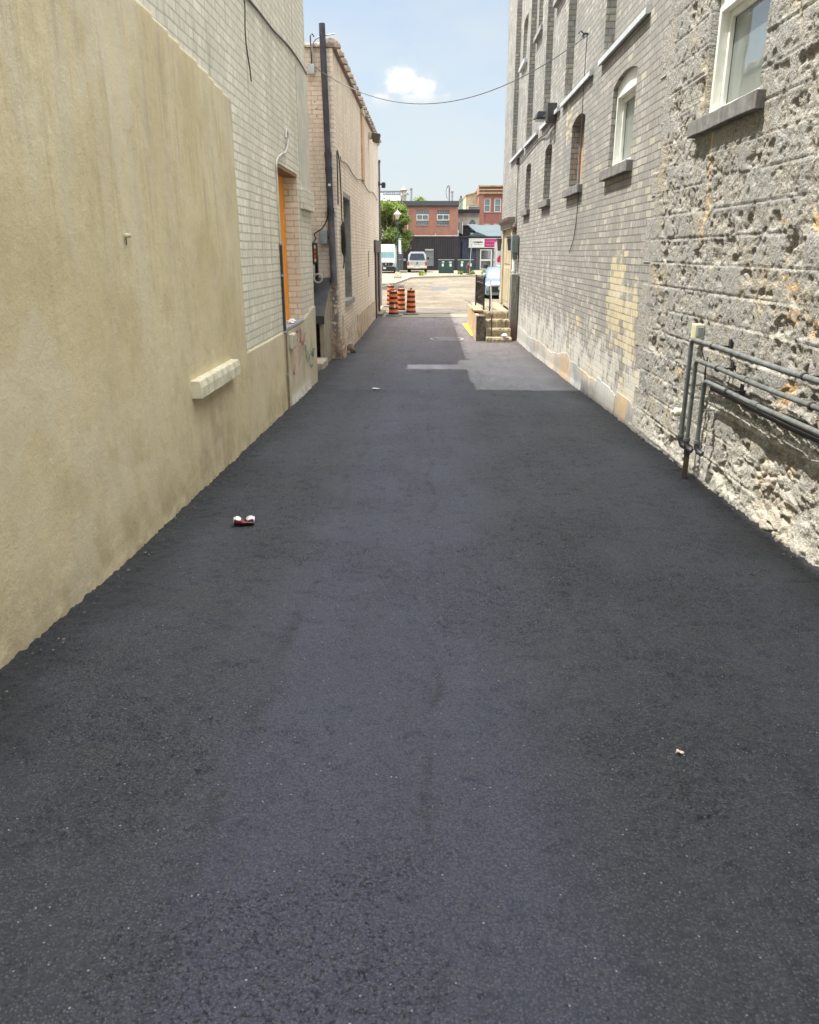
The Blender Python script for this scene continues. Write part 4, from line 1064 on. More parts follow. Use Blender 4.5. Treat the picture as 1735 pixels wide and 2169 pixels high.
# the rough stone part
W0 = (5.80, 6.95, 2.55, 3.42)
CH = .205
_rs = np.random.RandomState(11)
qb = 8.05 + .34 * _rs.rand(60)
def ends(z):
    c = np.clip(np.floor((z + 1) / CH).astype(int), 0, 59)
    return qb[c]
def arch_top(y):
    q = (y - (W0[0] + W0[1]) / 2) / ((W0[1] - W0[0]) / 2)
    return W0[3] + .08 * (1 - np.clip(q, -1, 1) ** 2)
def st_keep(y, z):
    hole = (y > W0[0]) & (y < W0[1]) & (z > W0[2] - .02) & (z < arch_top(y))
    return ~hole & (y < ends(z)) & (z > zg(y) - .04)
def fields(y, z):
    zw = z + .010 * (fbm(y * 1.2, z * 2, 101, 2) - .5)
    c = np.floor((zw + 1) / CH); fz = (zw + 1) / CH - c
    bl = .30 + .30 * _h(c, c * 0, 5)
    off = _h(c, c * 0 + 3, 6) * .5
    b = np.floor((y + off) / bl); fy = (y + off) / bl - b
    ez = np.minimum(fz, 1 - fz) * CH; ey = np.minimum(fy, 1 - fy) * bl
    e = np.minimum(ez, ey)
    r_ = _h(b, c, 8); r2 = _h(b, c, 9)
    n1 = fbm(y * 5, z * 5, 103, 3)
    # how strongly the face of each stone has weathered open
    zone = sst(5.6 - y + 1.2 * (fbm(y * 1.0, z * 1.0, 105, 3) - .5), -.2, 1.1)
    rough_ = sst(e + .06 * (n1 - .5), .006, .045) * sst(r_ + .8 * (n1 - .5) + .30 * zone, .22, .78)
    big = sst(fbm(y * 1.5 + 3, z * 1.6, 107, 4), .46, .62) * sst(5.15 - y + .8 * (fbm(y * 1.2, z * 1.2, 108, 3) - .5), -.1, .3) * sst(2.1 - z, -.9, .4)
    big = np.maximum(big, sst(fbm(y * 2.0 + 9, z * 2.0, 117, 3), .64, .70) * .5)
    rough_ = np.maximum(rough_, big)
    return c, fz, fy, ez, ey, e, r_, r2, n1, zone, rough_, big
def st_xyz(y, z):
    c, fz, fy, ez, ey, e, r_, r2, n1, zone, rough_, big = fields(y, z)
    rd = ridge(y * 12, z * 12, 111, 4, .6); pk_ = fbm(y * 24, z * 24, 113, 3)
    v1, v2, vi = vor(y * 9 + 2 * n1, z * 11, 115)
    face = .020 * (r2 - .45) * sst(e, .0, .05)
    D = .008 * (fbm(y * 3, z * 3, 109, 3) - .5) + .009 * (fbm(y * 22, z * 22, 110, 4, .6) - .5) - .010 * sst(fbm(y * 13, z * 15, 112, 3), .60, .70)
    crag = -.024 * (rd - .35) + .022 * (pk_ - .5) + .009 * (vi - .5) * sst(v2 - v1, .02, .2) + face * .6
    holes = -.030 * sst(fbm(y * 7, z * 8, 119, 3), .60, .68)
    D = D + rough_ * (.62 * crag + holes * .8 - .004)
    lump = -.045 + .020 * (fbm(y * 10, z * 10, 127, 3) - .5) + .040 * vi * sst(v2 - v1, .0, .25) - .022 * sst(fbm(y * 6, z * 6, 121, 4), .55, .66)
    D = D * (1 - big) + big * (.7 * lump + .022 * (rd - .5) + .012 * (pk_ - .5))
    # lime joints, struck proud here and raked there
    jt = sst(.008 - ez, -.003, .003) * (1 - rough_ * .75) * (1 - big)
    D = D - .008 * jt
    # smooth rendered strip near window and at the building's edge
    D = D + .012
    calm = np.maximum(sst(y, 7.75, 8.02), 0)
    D = D * (1 - calm) + calm * np.maximum(D, .008)
    near = (np.abs(y - 6.375) < .60) & (z > 2.38) & (z < 3.7)
    D = np.where(near, np.clip(D, -.004, .02), D)
    foot = sst(-(z - zg(y)), -.12, 0)
    D = D + .03 * foot * fbm(y * 6, z * 6, 123, 3)
    return XR - D, y, z
def st_at(y, z):
    c, fz, fy, ez, ey, e, r_, r2, n1, zone, rough_, big = fields(y, z)
    h_ = z - zg(y)
    zo = sst(5.25 - y + .5 * (fbm(y * 2, z * 2, 135, 3) - .5), -.1, .25)
    och = big * zo * (.45 + .5 * sst(fbm(y * 2.2, z * 2.2, 131, 3), .36, .54)) + (.15 + .35 * zo) * rough_ * sst(fbm(y * 1.3 + 4, z * 1.3, 133, 4), .55, .66)
    runs = np.exp(-((y - 6.62) / .022) ** 2) * sst(2.45 - z, 0, .05) * sst(z, 1.5, 1.7)
    leak = np.exp(-((y - 6.35) / .10) ** 2) * sst(.05 - z, -.05, .1)
    far_ = sst(np.abs(y - 7.0), .8, .1) * sst(np.abs(z - .6), .6, .1) * .38 * rough_
    och = np.clip(och + runs + leak * .8 + far_, 0, 1)
    pale = .72 * sst(1.05 - h_, .05, 1.0) + .25 * sst(z, 1.2, 2.3) * rough_ + .22 * sst(6.8 - y, 1, 2.2)
    pale = pale + .55 * sst(.022 - ez, -.008, .006) * sst(fbm(y * 2, z * 3, 137, 3), .42, .55)
    pale = np.clip(pale - .45 * sst(2.5 - np.abs(z - 1.9) * 3, 1.2, 2.4) * (1 - rough_), 0, 1)
    return dict(rough=rough_, ochre=och, pale=pale)
VZ = np.arange(-.36, 4.2, .010)
ys = np.concatenate([np.arange(2.2, 3.6, .03), np.arange(3.6, 8.45, .0085)])
g_ = grid_mesh('stone_wall', ys, VZ, st_xyz, M_stone, keep=st_keep, attrs=st_at, flip=True,
               skirt=lambda c: np.stack([np.where((c[:, 1] > W0[0] - .1) & (c[:, 1] < W0[1] + .1) & (c[:, 2] > 2.4), XR + .26, XR + .03), c[:, 1], c[:, 2]], -1))
Pg(g_, rb)
m = MB(); m.box(XR - .012, XR + .4, -7, 2.2, -1, 4.2).box(XR - .010, XR + .4, -7, 8.05, 4.2, 5.0)
P('stone_wall', m, M_stone, rb)
P('core', MB().box(XR + .32, 11.9, -6.99, 8.04, -1, 4.95).box(XR + .32, 11.9, 8.07, YR - .02, -1, 10.45), M_darkroom, rb)
w0 = front_window(5.815, 6.935, 2.552, 3.41, .07, rb, rb, label='large white framed window in the stone wall', D=.12)
sill(5.80, 6.95, 2.552, w0, rb, seed=4)
# narrow rust-stained block under the conduits

# ------------------------------------------------------------------ conduits on the stone wall
M_cond = simple('grey_plastic_conduit', (.125, .135, .13), .42, var=.16, scale=14, bump=.1, dirt=.22)
M_clamp = simple('rust_black_clamp', (.03, .028, .026), .6, scale=20)
for k, (x, y, z, zb, ls) in enumerate(((2.035, 6.17, .915, .13, 'uppermost and tallest of the three grey conduits bending down the stone wall'), (2.055, 6.08, .77, .12, 'middle grey conduit of the three bending down the stone wall'), (2.06, 5.86, .645, .15, 'lowest and shortest of the three grey conduits bending down the stone wall'))):
    cd_ = thing('conduit', ls, 'conduit', (x, y, zb), group='grey conduits on the stone wall')
    yn = 1.6
    pts = [(0, 0, 0), (0, 0, z - zb - .045), (0, -.010, z - zb - .018), (0, -.035, z - zb - .002), (0, -.07, z - zb)] + [(0, -.07 - (y - yn) * q, z - zb + .004 * math.sin(q * 14 + k)) for q in [i / 12 for i in range(1, 13)]]
    MB().tube(pts, .0165 if k else .018, 14).build('pipe', M_cond, cd_, smooth=True)
    MB().tube([(0, 0, .03), (0, 0, -.01), (.01, -.02, -.045), (.03, -.05, -.055)], .022, 12).build('elbow', M_dkmetal, cd_, smooth=True)
    MB().tube([(0, 0, .04), (0, 0, .015)], .025, 12).build('collar', M_cond, cd_, smooth=True)
    for q in (.47, 1.9, 3.1):
        MB().tube([(0, -q - .012, z - zb), (0, -q + .012, z - zb)], .0225, 12).box(.0, XR - x + .02, -q - .012, -q + .012, z - zb - .006, z - zb + .006).box(XR - x - .03, XR - x - .018, -q - .02, -q + .02, z - zb - .05, z - zb + .05).build('clamp', M_clamp, cd_, smooth=False)
    for q in (.95, 2.5): MB().tube([(0, -q - .05, z - zb), (0, -q + .05, z - zb)], .0205, 12).build('coupling', M_cond, cd_, smooth=True)
    MB().tube([(0, .0, (z - zb) * .55), (XR - x, .02, (z - zb) * .55)], .008, 6).build('tie', M_galv, cd_)
tag(MB().tube([(2.09, 5.78, .60), (2.10, 4.6, .585), (2.10, 3.2, .60), (2.10, 1.6, .59)], .014, 8).tube([(2.125, 5.78, .615), (2.13, 4.4, .600), (2.13, 1.6, .605)], .014, 8).build('cable_bundle', M_black, smooth=True), 'pair of black cables running just behind the lowest grey conduit', 'cable')
tag(MB().tube(spline([(2.12, 6.02, .80), (2.10, 5.98, .70), (2.13, 6.02, .45), (2.12, 6.00, .2), (2.13, 6.0, .08)], 5), .006, 6).tube(spline([(2.10, 6.12, .93), (2.07, 6.03, .86), (2.10, 5.98, .74)], 5), .004, 6).build('loose_wire', M_black), 'thin loose wires tangled behind the vertical grey conduits', 'wire')
stb = thing('pipe_stub', 'rusty iron pipe stub coming out of the ground under the grey conduits', 'pipe', (2.075, 6.10, -.20))
MB().tube([(0, 0, 0), (.0, 0, .25)], .021, 10).build('pipe', simple('rusty_iron', (.10, .065, .045), .85, var=.3, scale=12, dirt=.3), stb, smooth=True)
MB().tube([(0, 0, .22), (0, 0, .27)], .027, 10).build('collar', M_dkmetal, stb)
ob = thing('outlet_box', 'small cream square box fixed above the corner of the uppermost grey conduit', 'box', (XR - .01, 6.36, .90))
MB().box(-.07, 0, -.055, .055, 0, .115).build('case', simple('cream_box', (.62, .60, .40), .6, scale=12, dirt=.2), ob, bevel=.006)
MB().box(-.055, -.01, -.062, -.056, .02, .095).build('face_plate', M_greymetal, ob, bevel=.003)
kn = thing('capped_pipe', 'round cream cap on the stone wall left of the grey conduits near the ground', 'cap', (XR - .02, 6.62, .26))
MB().lathe([(.036, 0), (.038, .05), (.030, .06), (.001, .062)], n=14, M=Matrix.Rotation(R(-90), 3, 'Y')).build('cap', M_cream_p, kn, smooth=True)
MB().lathe([(.018, .06), (.018, .085), (.001, .087)], n=10, M=Matrix.Rotation(R(-90), 3, 'Y')).build('nut', M_cream_p, kn)
# hanging cable, tie for the crossing wire
tag(MB().tube(spline([(XR - .02, 12.30, 4.40), (XR - .02, 12.32, 3.6), (XR - .015, 12.24, 2.8), (XR - .015, 12.25, 2.1), (XR - .015, 12.40, 1.75), (XR - .02, 12.68, 1.55)], 6), .006, 6).build('hanging_cable', M_dkmetal), 'thin dark cable hanging down the grey brick past the boarded orange window', 'cable')
hk = thing('wire_hook', 'small iron hook holding the crossing wire on the grey brick pier', 'hook', (XR, 12.36, 4.42))
MB().box(-.07, 0, -.012, .012, -.012, .012).box(-.08, -.05, -.04, .04, -.035, -.015).build('bracket', M_dkmetal, hk)
MB().tube([(-.06, 0, .0), (-.10, .0, .04), (-.13, .0, .0)], .010, 6).build('hook', M_dkmetal, hk)
# floodlight + its junction box and cable
fl = thing('floodlight', 'dark floodlight on a black box sticking out of the grey brick wall', 'floodlight', (XR, 15.0, 3.72))
MB().box(-.16, 0, -.13, .13, -.02, .26).build('box', simple('black_box_paint', (.04, .038, .036), .5), fl, bevel=.008)
MB().tube([(-.12, .13, .10), (-.16, .30, .10)], .025, 8).build('arm', M_dkmetal, fl)
m = MB(); m.loft([[(-.30, .30, .08), (-.10, .28, .08), (-.10, .60, .10), (-.32, .64, .10)], [(-.27, .30, .20), (-.12, .28, .20), (-.14, .52, .18), (-.28, .56, .18)]])
m.build('head', M_dkmetal, fl, bevel=.01)
MB().box(-.29, -.13, .32, .58, .062, .074).build('lens', simple('lamp_lens', (.5, .5, .48), .25), fl)
tag(MB().tube(spline([(XR - .03, 15.1, 3.70), (XR - .03, 15.9, 3.62), (XR - .02, 16.8, 3.68), (XR - .02, 18, 3.66), (XR - .02, 19.5, 3.62), (XR - .02, 20.6, 3.60)], 6), .010, 6).build('flood_cable', M_dkmetal), 'dark cable running along the grey wall from the floodlight toward the street', 'cable')
cn = thing('wall_conduit', 'thin conduit dropping down the grey brick beside the far door hood', 'conduit', (XR - .03, 20.6, 2.1))
MB().tube([(0, 0, 1.5), (0, 0, .2), (.0, .02, 0)], .018, 8).build('pipe', M_galv, cn, smooth=True)
MB().box(-.05, .03, -.06, .06, 1.47, 1.62).build('box', M_dkmetal, cn, bevel=.006)
MB().lathe([(.05, 0), (.06, .08), (.02, .16), (.001, .17)], c=(-.03, 0, -.02), n=12).build('horn', simple('rusty_horn', (.10, .06, .05), .7), cn)
# door surround, lamps, meter, boxed pipe by the steps
dh = thing('door_surround', 'cream door surround with a dark moulded hood above the concrete steps', 'door', (XR, 21.8, .16))
M_hood = simple('grey_brown_hood', (.19, .165, .14), .7, var=.1, scale=6)
m = MB(); m.prism([(0, 1.97), (-.14, 1.97), (-.15, 2.10), (-.22, 2.16), (-.24, 2.22), (0, 2.24)], 'y', -1.15, 1.75); m.build('hood', M_hood, dh)
M_creamdoor = simple('cream_door_paint', (.50, .44, .30), .6, var=.08, scale=3, dirt=.15)
m = MB(); m.box(-.10, 0, -1.05, -.85, -.02, 1.97).box(-.10, 0, 1.45, 1.65, -.02, 1.97).build('post', M_creamdoor, dh, bevel=.01)
m = MB().box(-.04, 0, -.85, 1.45, -.02, 1.97); m.build('door', M_creamdoor, dh)
for y0, y1 in ((-.78, -.1), (0, .65), (.72, 1.38)):
    MB().box(-.055, -.041, y0, y1, .12, 1.0).box(-.055, -.041, y0, y1, 1.1, 1.85).build('panel', simple('cream_panel_paint', (.44, .38, .25), .6, scale=3), dh, bevel=.01)
def lantern(y, lab, nm='wall_lantern'):
    q = thing(nm, lab, 'lantern', (XR - .02, y, 1.62), group='lanterns beside the far door')
    MB().box(-.22, 0, -.10, .10, .28, .31).box(-.03, 0, -.04, .04, .05, .28).build('cap', M_dkmetal, q, bevel=.006)
    m = MB(); m.loft([[(-.20, -.08, .27), (-.06, -.08, .27), (-.06, .08, .27), (-.20, .08, .27)], [(-.17, -.05, -.02), (-.09, -.05, -.02), (-.09, .05, -.02), (-.17, .05, -.02)]])
    m.build('glass', simple('smoked_lamp_glass', (.10, .10, .10), .15), q)
lantern(23.75, 'dark wall lantern at the far corner of the grey building, beyond the cream door')
lantern(20.72, 'dark wall lantern half hidden behind the green-grey meter box')
mt = thing('meter_box', 'green-grey metal box above a white elbow pipe on the grey brick beside the steps', 'box', (XR - .02, 19.98, 1.55))
M_mbox = simple('green_grey_enamel', (.15, .185, .18), .5, var=.1, scale=6, dirt=.15)
MB().box(-.15, 0, -.16, .16, 0, .40).build('case', M_mbox, mt, bevel=.008)
MB().box(-.158, -.151, -.145, .145, .02, .38).build('cover', M_mbox, mt, bevel=.003)
m = MB(); m.loft([[(-.14, -.12, 0), (-.01, -.12, 0), (-.01, .12, 0), (-.14, .12, 0)], [(-.11, -.07, -.16), (-.02, -.07, -.16), (-.02, .07, -.16), (-.11, .07, -.16)]]).build('funnel', M_mbox, mt)
MB().tube([(-.07, 0, -.15), (-.07, 0, -.62)], .055, 12).tube([(-.07, 0, -.40), (-.07, 0, -.44)], .066, 12).build('white_pipe', simple('white_plastic', (.72, .73, .75), .4, scale=9, dirt=.1), mt, smooth=True)
bx = thing('pipe_casing', 'weathered brown board casing boxed against the wall beside the steps, rusty at its foot', 'casing', (XR - .02, 19.6, float(zg(19.6))))
def casing_mat():
    m, t = newmat('weathered_casing'); p = t.pos(); x, y, z = t.xyz(p)
    g_ = t.noise(t.vec(t.m('MULTIPLY', x, 8), t.m('MULTIPLY', y, 8), z), 3, 6, .7)
    c = t.mix(t.ss(g_, .35, .65), (.12, .11, .09), (.27, .26, .235))
    c = t.mix(t.m('MULTIPLY', t.ss(z, .35, -.35), t.ss(g_, .3, .5)), c, (.11, .055, .038))
    t.out(c, .85, t.bump(g_, .5, .005)); return m
M_casing = casing_mat()
MB().box(-.17, 0, -.12, .14, 0, 1.56).build('board', M_casing, bx, bevel=.01)
MB().box(-.185, -.171, .08, .15, 0, 1.5).build('edge_strip', M_galv, bx)
# ------------------------------------------------------------------ steps and railings
GZ = float(zg(19.5))
stp = thing('concrete_steps', 'worn concrete steps with broken edges rising to the cream door', 'steps', (1.7, 20, GZ))
M_step = simple('worn_step_concrete', (.30, .25, .165), .95, var=.18, scale=6, bump=1, dirt=.35)
def PS(n, mb, mat=M_step, **k): return P(n, mb, mat, stp, **k)
for k, (y, z) in enumerate(((19.03, -.385), (19.33, -.20), (19.63, -.01))):
    m = MB(); rr = random.Random(k + 3); secs = []
    for i in range(15):
        x = 1.40 + .60 * i / 14; j = lambda a=.012: (rr.random() - .5) * a
        secs.append([(x, y + j(.02), GZ - .1), (x, y + j(.02), z - .04 + j(.01)), (x, y + .02 + j(.02), z + j(.006)), (x, 20.2, z + j(.004)), (x, 20.2, GZ - .1)])
    m.loft(secs); PS('step', m)
m = MB(); rr = random.Random(13); secs = []
for i in range(17):
    x = 1.24 + .77 * i / 16; j = lambda a=.012: (rr.random() - .5) * a
    secs.append([(x, 19.93 + j(.03), GZ - .1), (x, 19.93 + j(.03), .12 + j(.01)), (x, 19.95 + j(.03), .165 + j(.006)), (x, 23.8, .165), (x, 23.8, GZ - .1)])
m.loft(secs); PS('landing', m)
PS('side_wall', MB().box(1.16, 1.235, 19.35, 23.7, GZ - .1, .12), simple('orange_stained_concrete', (.50, .37, .22), .9, var=.15, scale=5, bump=.6, dirt=.3), bevel=.01)
PS('side_cap', MB().box(1.13, 1.36, 19.9, 21.7, .166, .205), simple('terracotta_slab', (.52, .31, .19), .9, var=.2, scale=9, bump=.5, dirt=.3), bevel=.008)
PS('end_face', MB().box(1.165, 1.38, 19.32, 19.92, GZ - .1, .10), simple('dark_pitted_concrete', (.12, .105, .08), .95, var=.4, scale=14, bump=1, dirt=.4), bevel=.01)
rlg = thing('iron_railing', 'black iron landing railing with curled scrollwork panel on the steps', 'railing', (1.385, 20.6, .18), rz=R(4))
M_iron = simple('black_wrought_iron', (.028, .024, .022), .5, var=.2, scale=20, bump=.3)
for y in (-.25, 1.35): MB().box(-.018, .018, y - .018, y + .018, 0, .80).build('post', M_iron, rlg)
MB().box(-.022, .022, -.27, 1.37, .74, .775).box(-.016, .016, -.25, 1.35, .62, .64).build('top_rail', M_iron, rlg)
MB().box(-.016, .016, -.25, 1.35, .09, .115).build('bottom_rail', M_iron, rlg)
for k in range(9): MB().box(-.01, .01, -.13 + k * .17 - .01, -.13 + k * .17 + .01, .115, .62).build('baluster', M_iron, rlg)
for k in range(8):
    cy = -.045 + k * .17
    pts = [(0, cy + .055 * (1 - u * .7) * math.cos(u * 9 + k), .38 + .20 * (u - .5) + .055 * math.sin(u * 9 + k)) for u in [i / 22 for i in range(23)]]
    MB().tube(pts, .009, 6).tube([(0, cy + .04 * math.cos(a), .69 + .04 * math.sin(a)) for a in [i * .5 for i in range(13)]], .008, 6).build('scroll', M_iron, rlg)
MB().lathe([(.001, 0), (.03, .02), (.035, .05), (.02, .08), (.001, .09)], c=(0, -.25, .80), n=10).build('finial', simple('pale_finial', (.45, .44, .42), .6), rlg, smooth=True)
hr = thing('handrail', 'slender black iron handrail going down the concrete steps', 'handrail', (1.53, 20.0, .16))
MB().tube([(0, .05, .0), (0, .05, .70)], .018, 8).build('post', M_iron, hr)
MB().tube([(0, -.72, -.56), (0, -.72, .06)], .014, 8).build('post', M_iron, hr)
MB().tube(spline([(0, .12, .71), (0, .02, .71), (0, -.2, .52), (0, -.5, .22), (0, -.72, .06), (0, -.78, -.02)], 5), .018, 8).build('rail', simple('worn_rail_paint', (.16, .12, .09), .5, var=.3, scale=18), hr, smooth=True)
for k, (x, y, z) in enumerate(((1.83, 19.08, -.38),)):
    rr = random.Random(9); mb = MB(); mb.lathe([(.02, 0), (.055, .02), (.06, .05), (.03, .085), (.002, .09)], n=9)
    mb.v = [(a * (1 + .4 * rr.random()), b * (1 + .4 * rr.random()), c + .01 * rr.random()) for a, b, c in mb.v]
    o = mb.build('paper_litter', simple('white_litter', (.72, .72, .70), .7)); o.location = (x, y, z); tag(o, 'crumpled white litter on the lowest concrete step', 'litter')

# ------------------------------------------------------------------ things lying on the lane
can = thing('crushed_can', 'crushed white and dark red drink can lying on the asphalt near the left wall', 'can', (-1.185, 4.76, float(zg(4.76)) + .030), rz=R(10))
def can_mat():
    m, t = newmat('printed_can'); co = t.n.new('ShaderNodeTexCoord').outputs['Object']; x, y, z = t.xyz(co)
    n = t.noise(co, 45, 3, .5)
    a = t.m('ADD', z, t.m('MULTIPLY', t.m('SUBTRACT', n, .5), .03))
    c = t.mix(t.m('LESS_THAN', a, .017), (.74, .73, .71), (.16, .014, .02))
    c = t.mix(t.m('LESS_THAN', a, -.008), c, (.03, .02, .02))
    c = t.mix(t.m('MULTIPLY', t.m('LESS_THAN', t.m('ABSOLUTE', t.m('SUBTRACT', a, -.002)), .0025), t.m('GREATER_THAN', x, .0)), c, (.75, .72, .70))
    t.out(c, .32, None, .25, .5); return m
secs = []
for i in range(25):
    u = i / 24; x = -.062 + .124 * u
    rad = .033 if .06 < u < .93 else .027
    dent = math.exp(-((u - .48) / .17) ** 2)
    ring = []
    for k in range(20):
        a = 2 * math.pi * k / 20
        rr_ = rad * (1 - .0 * dent)
        yy = rr_ * math.cos(a); zz = rr_ * math.sin(a)
        if zz > -.006: zz = zz * (1 - .80 * dent) + .003 * math.sin(a * 5 + u * 20) * dent
        yy *= 1 + .12 * dent
        ring.append((x, yy + .004 * math.sin(u * 12) * dent, zz))
    secs.append(ring)
MB().loft(secs).build('body', can_mat(), can, smooth=True)
M_alu = simple('bare_aluminium', (.72, .72, .72), .3, metal=.8, var=.05)
MB().lathe([(.0275, -.003), (.0285, 0), (.0275, .003), (.022, .002)], c=(.063, 0, 0), n=20, M=Matrix.Rotation(R(90), 3, 'Y')).build('lid', M_alu, can, smooth=True)
MB().lathe([(.0275, -.003), (.0285, 0), (.022, .0), (.001, .004)], c=(-.064, 0, 0), n=20, M=Matrix.Rotation(R(90), 3, 'Y')).build('base', M_alu, can, smooth=True)
def leaf(nm, lab, x, y, L_, W_, col, rz, cat):
    mb = MB(); n = 10; rr = random.Random(int(x * 100)); vs = []; fs = []
    for i in range(n + 1):
        u = i / n; w_ = W_ * math.sin(math.pi * min(1, u ** .75)) + .0008
        for s_ in (-1, 0, 1): vs.append((-L_ / 2 + L_ * u, s_ * w_, .004 + .006 * abs(s_) * (1 + .4 * math.sin(u * 9)) + .004 * math.sin(u * 5)))
    for i in range(n):
        for s_ in (0, 1): a = i * 3 + s_; fs.append((a, a + 1, a + 4, a + 3))
    mb.add(vs, fs); o = mb.build(nm, simple(nm + '_colour', col, .8, var=.12, scale=60), smooth=True)
    o.location = (x, y, float(zg(y)) + .004); o.rotation_euler = (0, 0, rz)
    so_ = o.modifiers.new('thick', 'SOLIDIFY'); so_.thickness = .0012
    tag(o, lab, cat)
leaf('dry_leaf', 'pale dry leaf lying alone on the asphalt at lower right', .862, 2.262, .028, .0085, (.74, .60, .50), R(5), 'leaf')
leaf('paper_scrap', 'white scrap of paper on the asphalt before the left doorway recess', -.74, 11.15, .12, .045, (.72, .72, .72), R(12), 'litter')
rr = random.Random(77); pb = MB()
for k in range(520):
    y = 1.6 + 24 * rr.random() ** 1.3; sd = rr.random()
    x = (XL + .03 + .10 * rr.random()) if sd < .5 else (XR - .04 - .08 * rr.random()) if sd < .85 else rr.uniform(XL, XR)
    if sd >= .85: y = 1.5 + 8 * rr.random()
    r0 = .004 + .007 * rr.random()
    if sd >= .85: r0 *= .4
    z = float(zg(y)) + r0 * .4 + (.012 if sd < .85 else 0)
    vs = [(x + r0 * a * (.7 + .5 * rr.random()), y + r0 * b * (.7 + .5 * rr.random()), z + r0 * c * .7) for a, b, c in ((1, 0, 0), (0, 1, 0), (-1, 0, 0), (0, -1, 0), (0, 0, 1), (0, 0, -1))]
    pb.add(vs, [(0, 1, 4), (1, 2, 4), (2, 3, 4), (3, 0, 4), (1, 0, 5), (2, 1, 5), (3, 2, 5), (0, 3, 5)])
tag(pb.build('loose_grit', simple('grit', (.13, .125, .12), .9, var=.4, scale=80)), 'loose dark asphalt crumbs scattered along both walls', 'grit', kind='stuff')
# ------------------------------------------------------------------ traffic drums at the mouth of the lane
M_drum_o = simple('orange_drum_plastic', (.80, .165, .03), .5, var=.08, scale=9, dirt=.12)
M_drum_b = simple('black_drum_band', (.035, .028, .025), .5, var=.2, scale=12)
def make_drum():
    d = thing('traffic_drum', 'x', 'traffic drum', (0, 0, 0), group='orange traffic drums at the end of the lane')
    MB().lathe([(.28, 0), (.285, .025), (.25, .05), (.165, .065), (.15, .06)], n=28).build('rubber_base', simple('grey_rubber', (.14, .125, .12), .8, var=.2, dirt=.3), d, smooth=True)
    # stepped barrel, each step a little narrower than the one below
    H_ = .76; nb = 5; zz = .05; prof = []; bands = []
    for k in range(9):
        h = H_ / 9 * (.96 if k % 2 == 0 else 1.05); r_ = .160 - .004 * k
        prof += [(r_, zz + .004), (r_ - .002, zz + h - .006)]
        if k % 2 == 0: bands.append((r_, zz, h))
        zz += h
    prof += [(.10, zz + .004), (.09, zz + .02), (.001, zz + .022)]
    MB().lathe(prof, n=28).build('barrel', M_drum_o, d, smooth=True)
    for r_, z0, h in bands:
        MB().lathe([(r_ + .003, z0 + .002), (r_ + .006, z0 + .008), (r_ + .005, z0 + h * .95), (r_ + .002, z0 + h)], n=28).build('black_band', M_drum_b, d, smooth=True)
    for s_ in (-1, 1):
        MB().tube([(s_ * .055 + .05 * math.cos(a), 0, zz + .01 + .065 * math.sin(a)) for a in [math.pi * q / 12 for q in range(13)]], .013, 8).build('handle', M_drum_b, d, smooth=True)
    return d
def copy_tree(o, parent=None):
    c = o.copy(); C.objects.link(c); c.parent = parent
    c.matrix_parent_inverse = o.matrix_parent_inverse.copy()
    for ch in o.children: copy_tree(ch, c)
    return c
drum = make_drum()
for k, (x, y, rz, lab, tx) in enumerate(((-1.15, 26.75, .2, 'dented orange and black traffic drum nearest the camera, with a torn white tag', -.01), (-.59, 27.55, 1.4, 'orange and black traffic drum standing farthest right of the group', .0), (-.98, 28.75, .7, 'orange and black traffic drum in the middle, behind the dented one', .02), (-1.47, 31.6, 2.1, 'orange and black traffic drum at the back, mostly hidden by the dented one', 0))):
    o = drum if k == 0 else copy_tree(drum)
    o.location = (x, y, -.462); o.rotation_euler = (0, tx, rz); o['label'] = lab
    if k == 0: o.scale = (1, 1, .98); first = o
MB().prism([(-.02, .30), (.03, .27), (.05, .38), (.01, .42)], 'y', -.180, -.168).build('torn_tag', M_white, first)

# ------------------------------------------------------------------ vehicles
M_tyre = simple('tyre_rubber', (.022, .022, .023), .85, var=.2, scale=20)
M_rim = simple('wheel_alloy', (.42, .42, .43), .35, metal=.7)
M_carwhite = simple('white_car_paint', (.46, .46, .455), .25, var=.03, scale=3, Coat_Weight=.6)
M_carblue = simple('pale_blue_grey_car_paint', (.13, .18, .215), .28, metal=.25, var=.03, scale=3, Coat_Weight=.8)
M_carglass = glass_mat('tinted_car_glass', (.09, .17, .18), .25, 1.25)
M_carglass2 = glass_mat('dark_car_glass', (.05, .065, .08), .2, 1.3)
M_grille = simple('black_grille', (.02, .02, .023), .4)
M_chrome = simple('chrome_trim', (.6, .58, .52), .2, metal=.9)
M_lamp = simple('headlamp_glass', (.45, .5, .52), .1, spec=.9)
M_red = simple('tail_lamp_red', (.35, .02, .02), .2)
M_plate = simple('licence_plate', (.70, .73, .78), .4)
def wheel(par, x, y, r=.33, w_=.22, side=1):
    g_ = MB().lathe([(r * .55, -w_ / 2), (r * .93, -w_ / 2), (r, -w_ * .35), (r, w_ * .35), (r * .93, w_ / 2), (r * .55, w_ / 2)], n=28, M=Matrix.Rotation(R(90), 3, 'Y')).build('wheel', M_tyre, par, smooth=True)
    g_.location = (x, y, r)
    q = MB().lathe([(r * .6, 0), (r * .55, .02), (r * .2, .0), (.001, .02)], n=20, M=Matrix.Rotation(R(90 * side), 3, 'Y')).build('rim', M_rim, g_, smooth=True)
    q.location = (side * w_ * .42, 0, 0)
def ring(y, w_, zb, zs, zt, tw):
    """half widths: sill w_, shoulder w_, top tw"""
    return [(-w_ * .97, y, zb), (-w_, y, zb + (zs - zb) * .4), (-w_ * .985, y, zs), (-tw, y, zt), (0, y, zt + .015), (tw, y, zt), (w_ * .985, y, zs), (w_, y, zb + (zs - zb) * .4), (w_ * .97, y, zb), (0, y, zb - .01)]
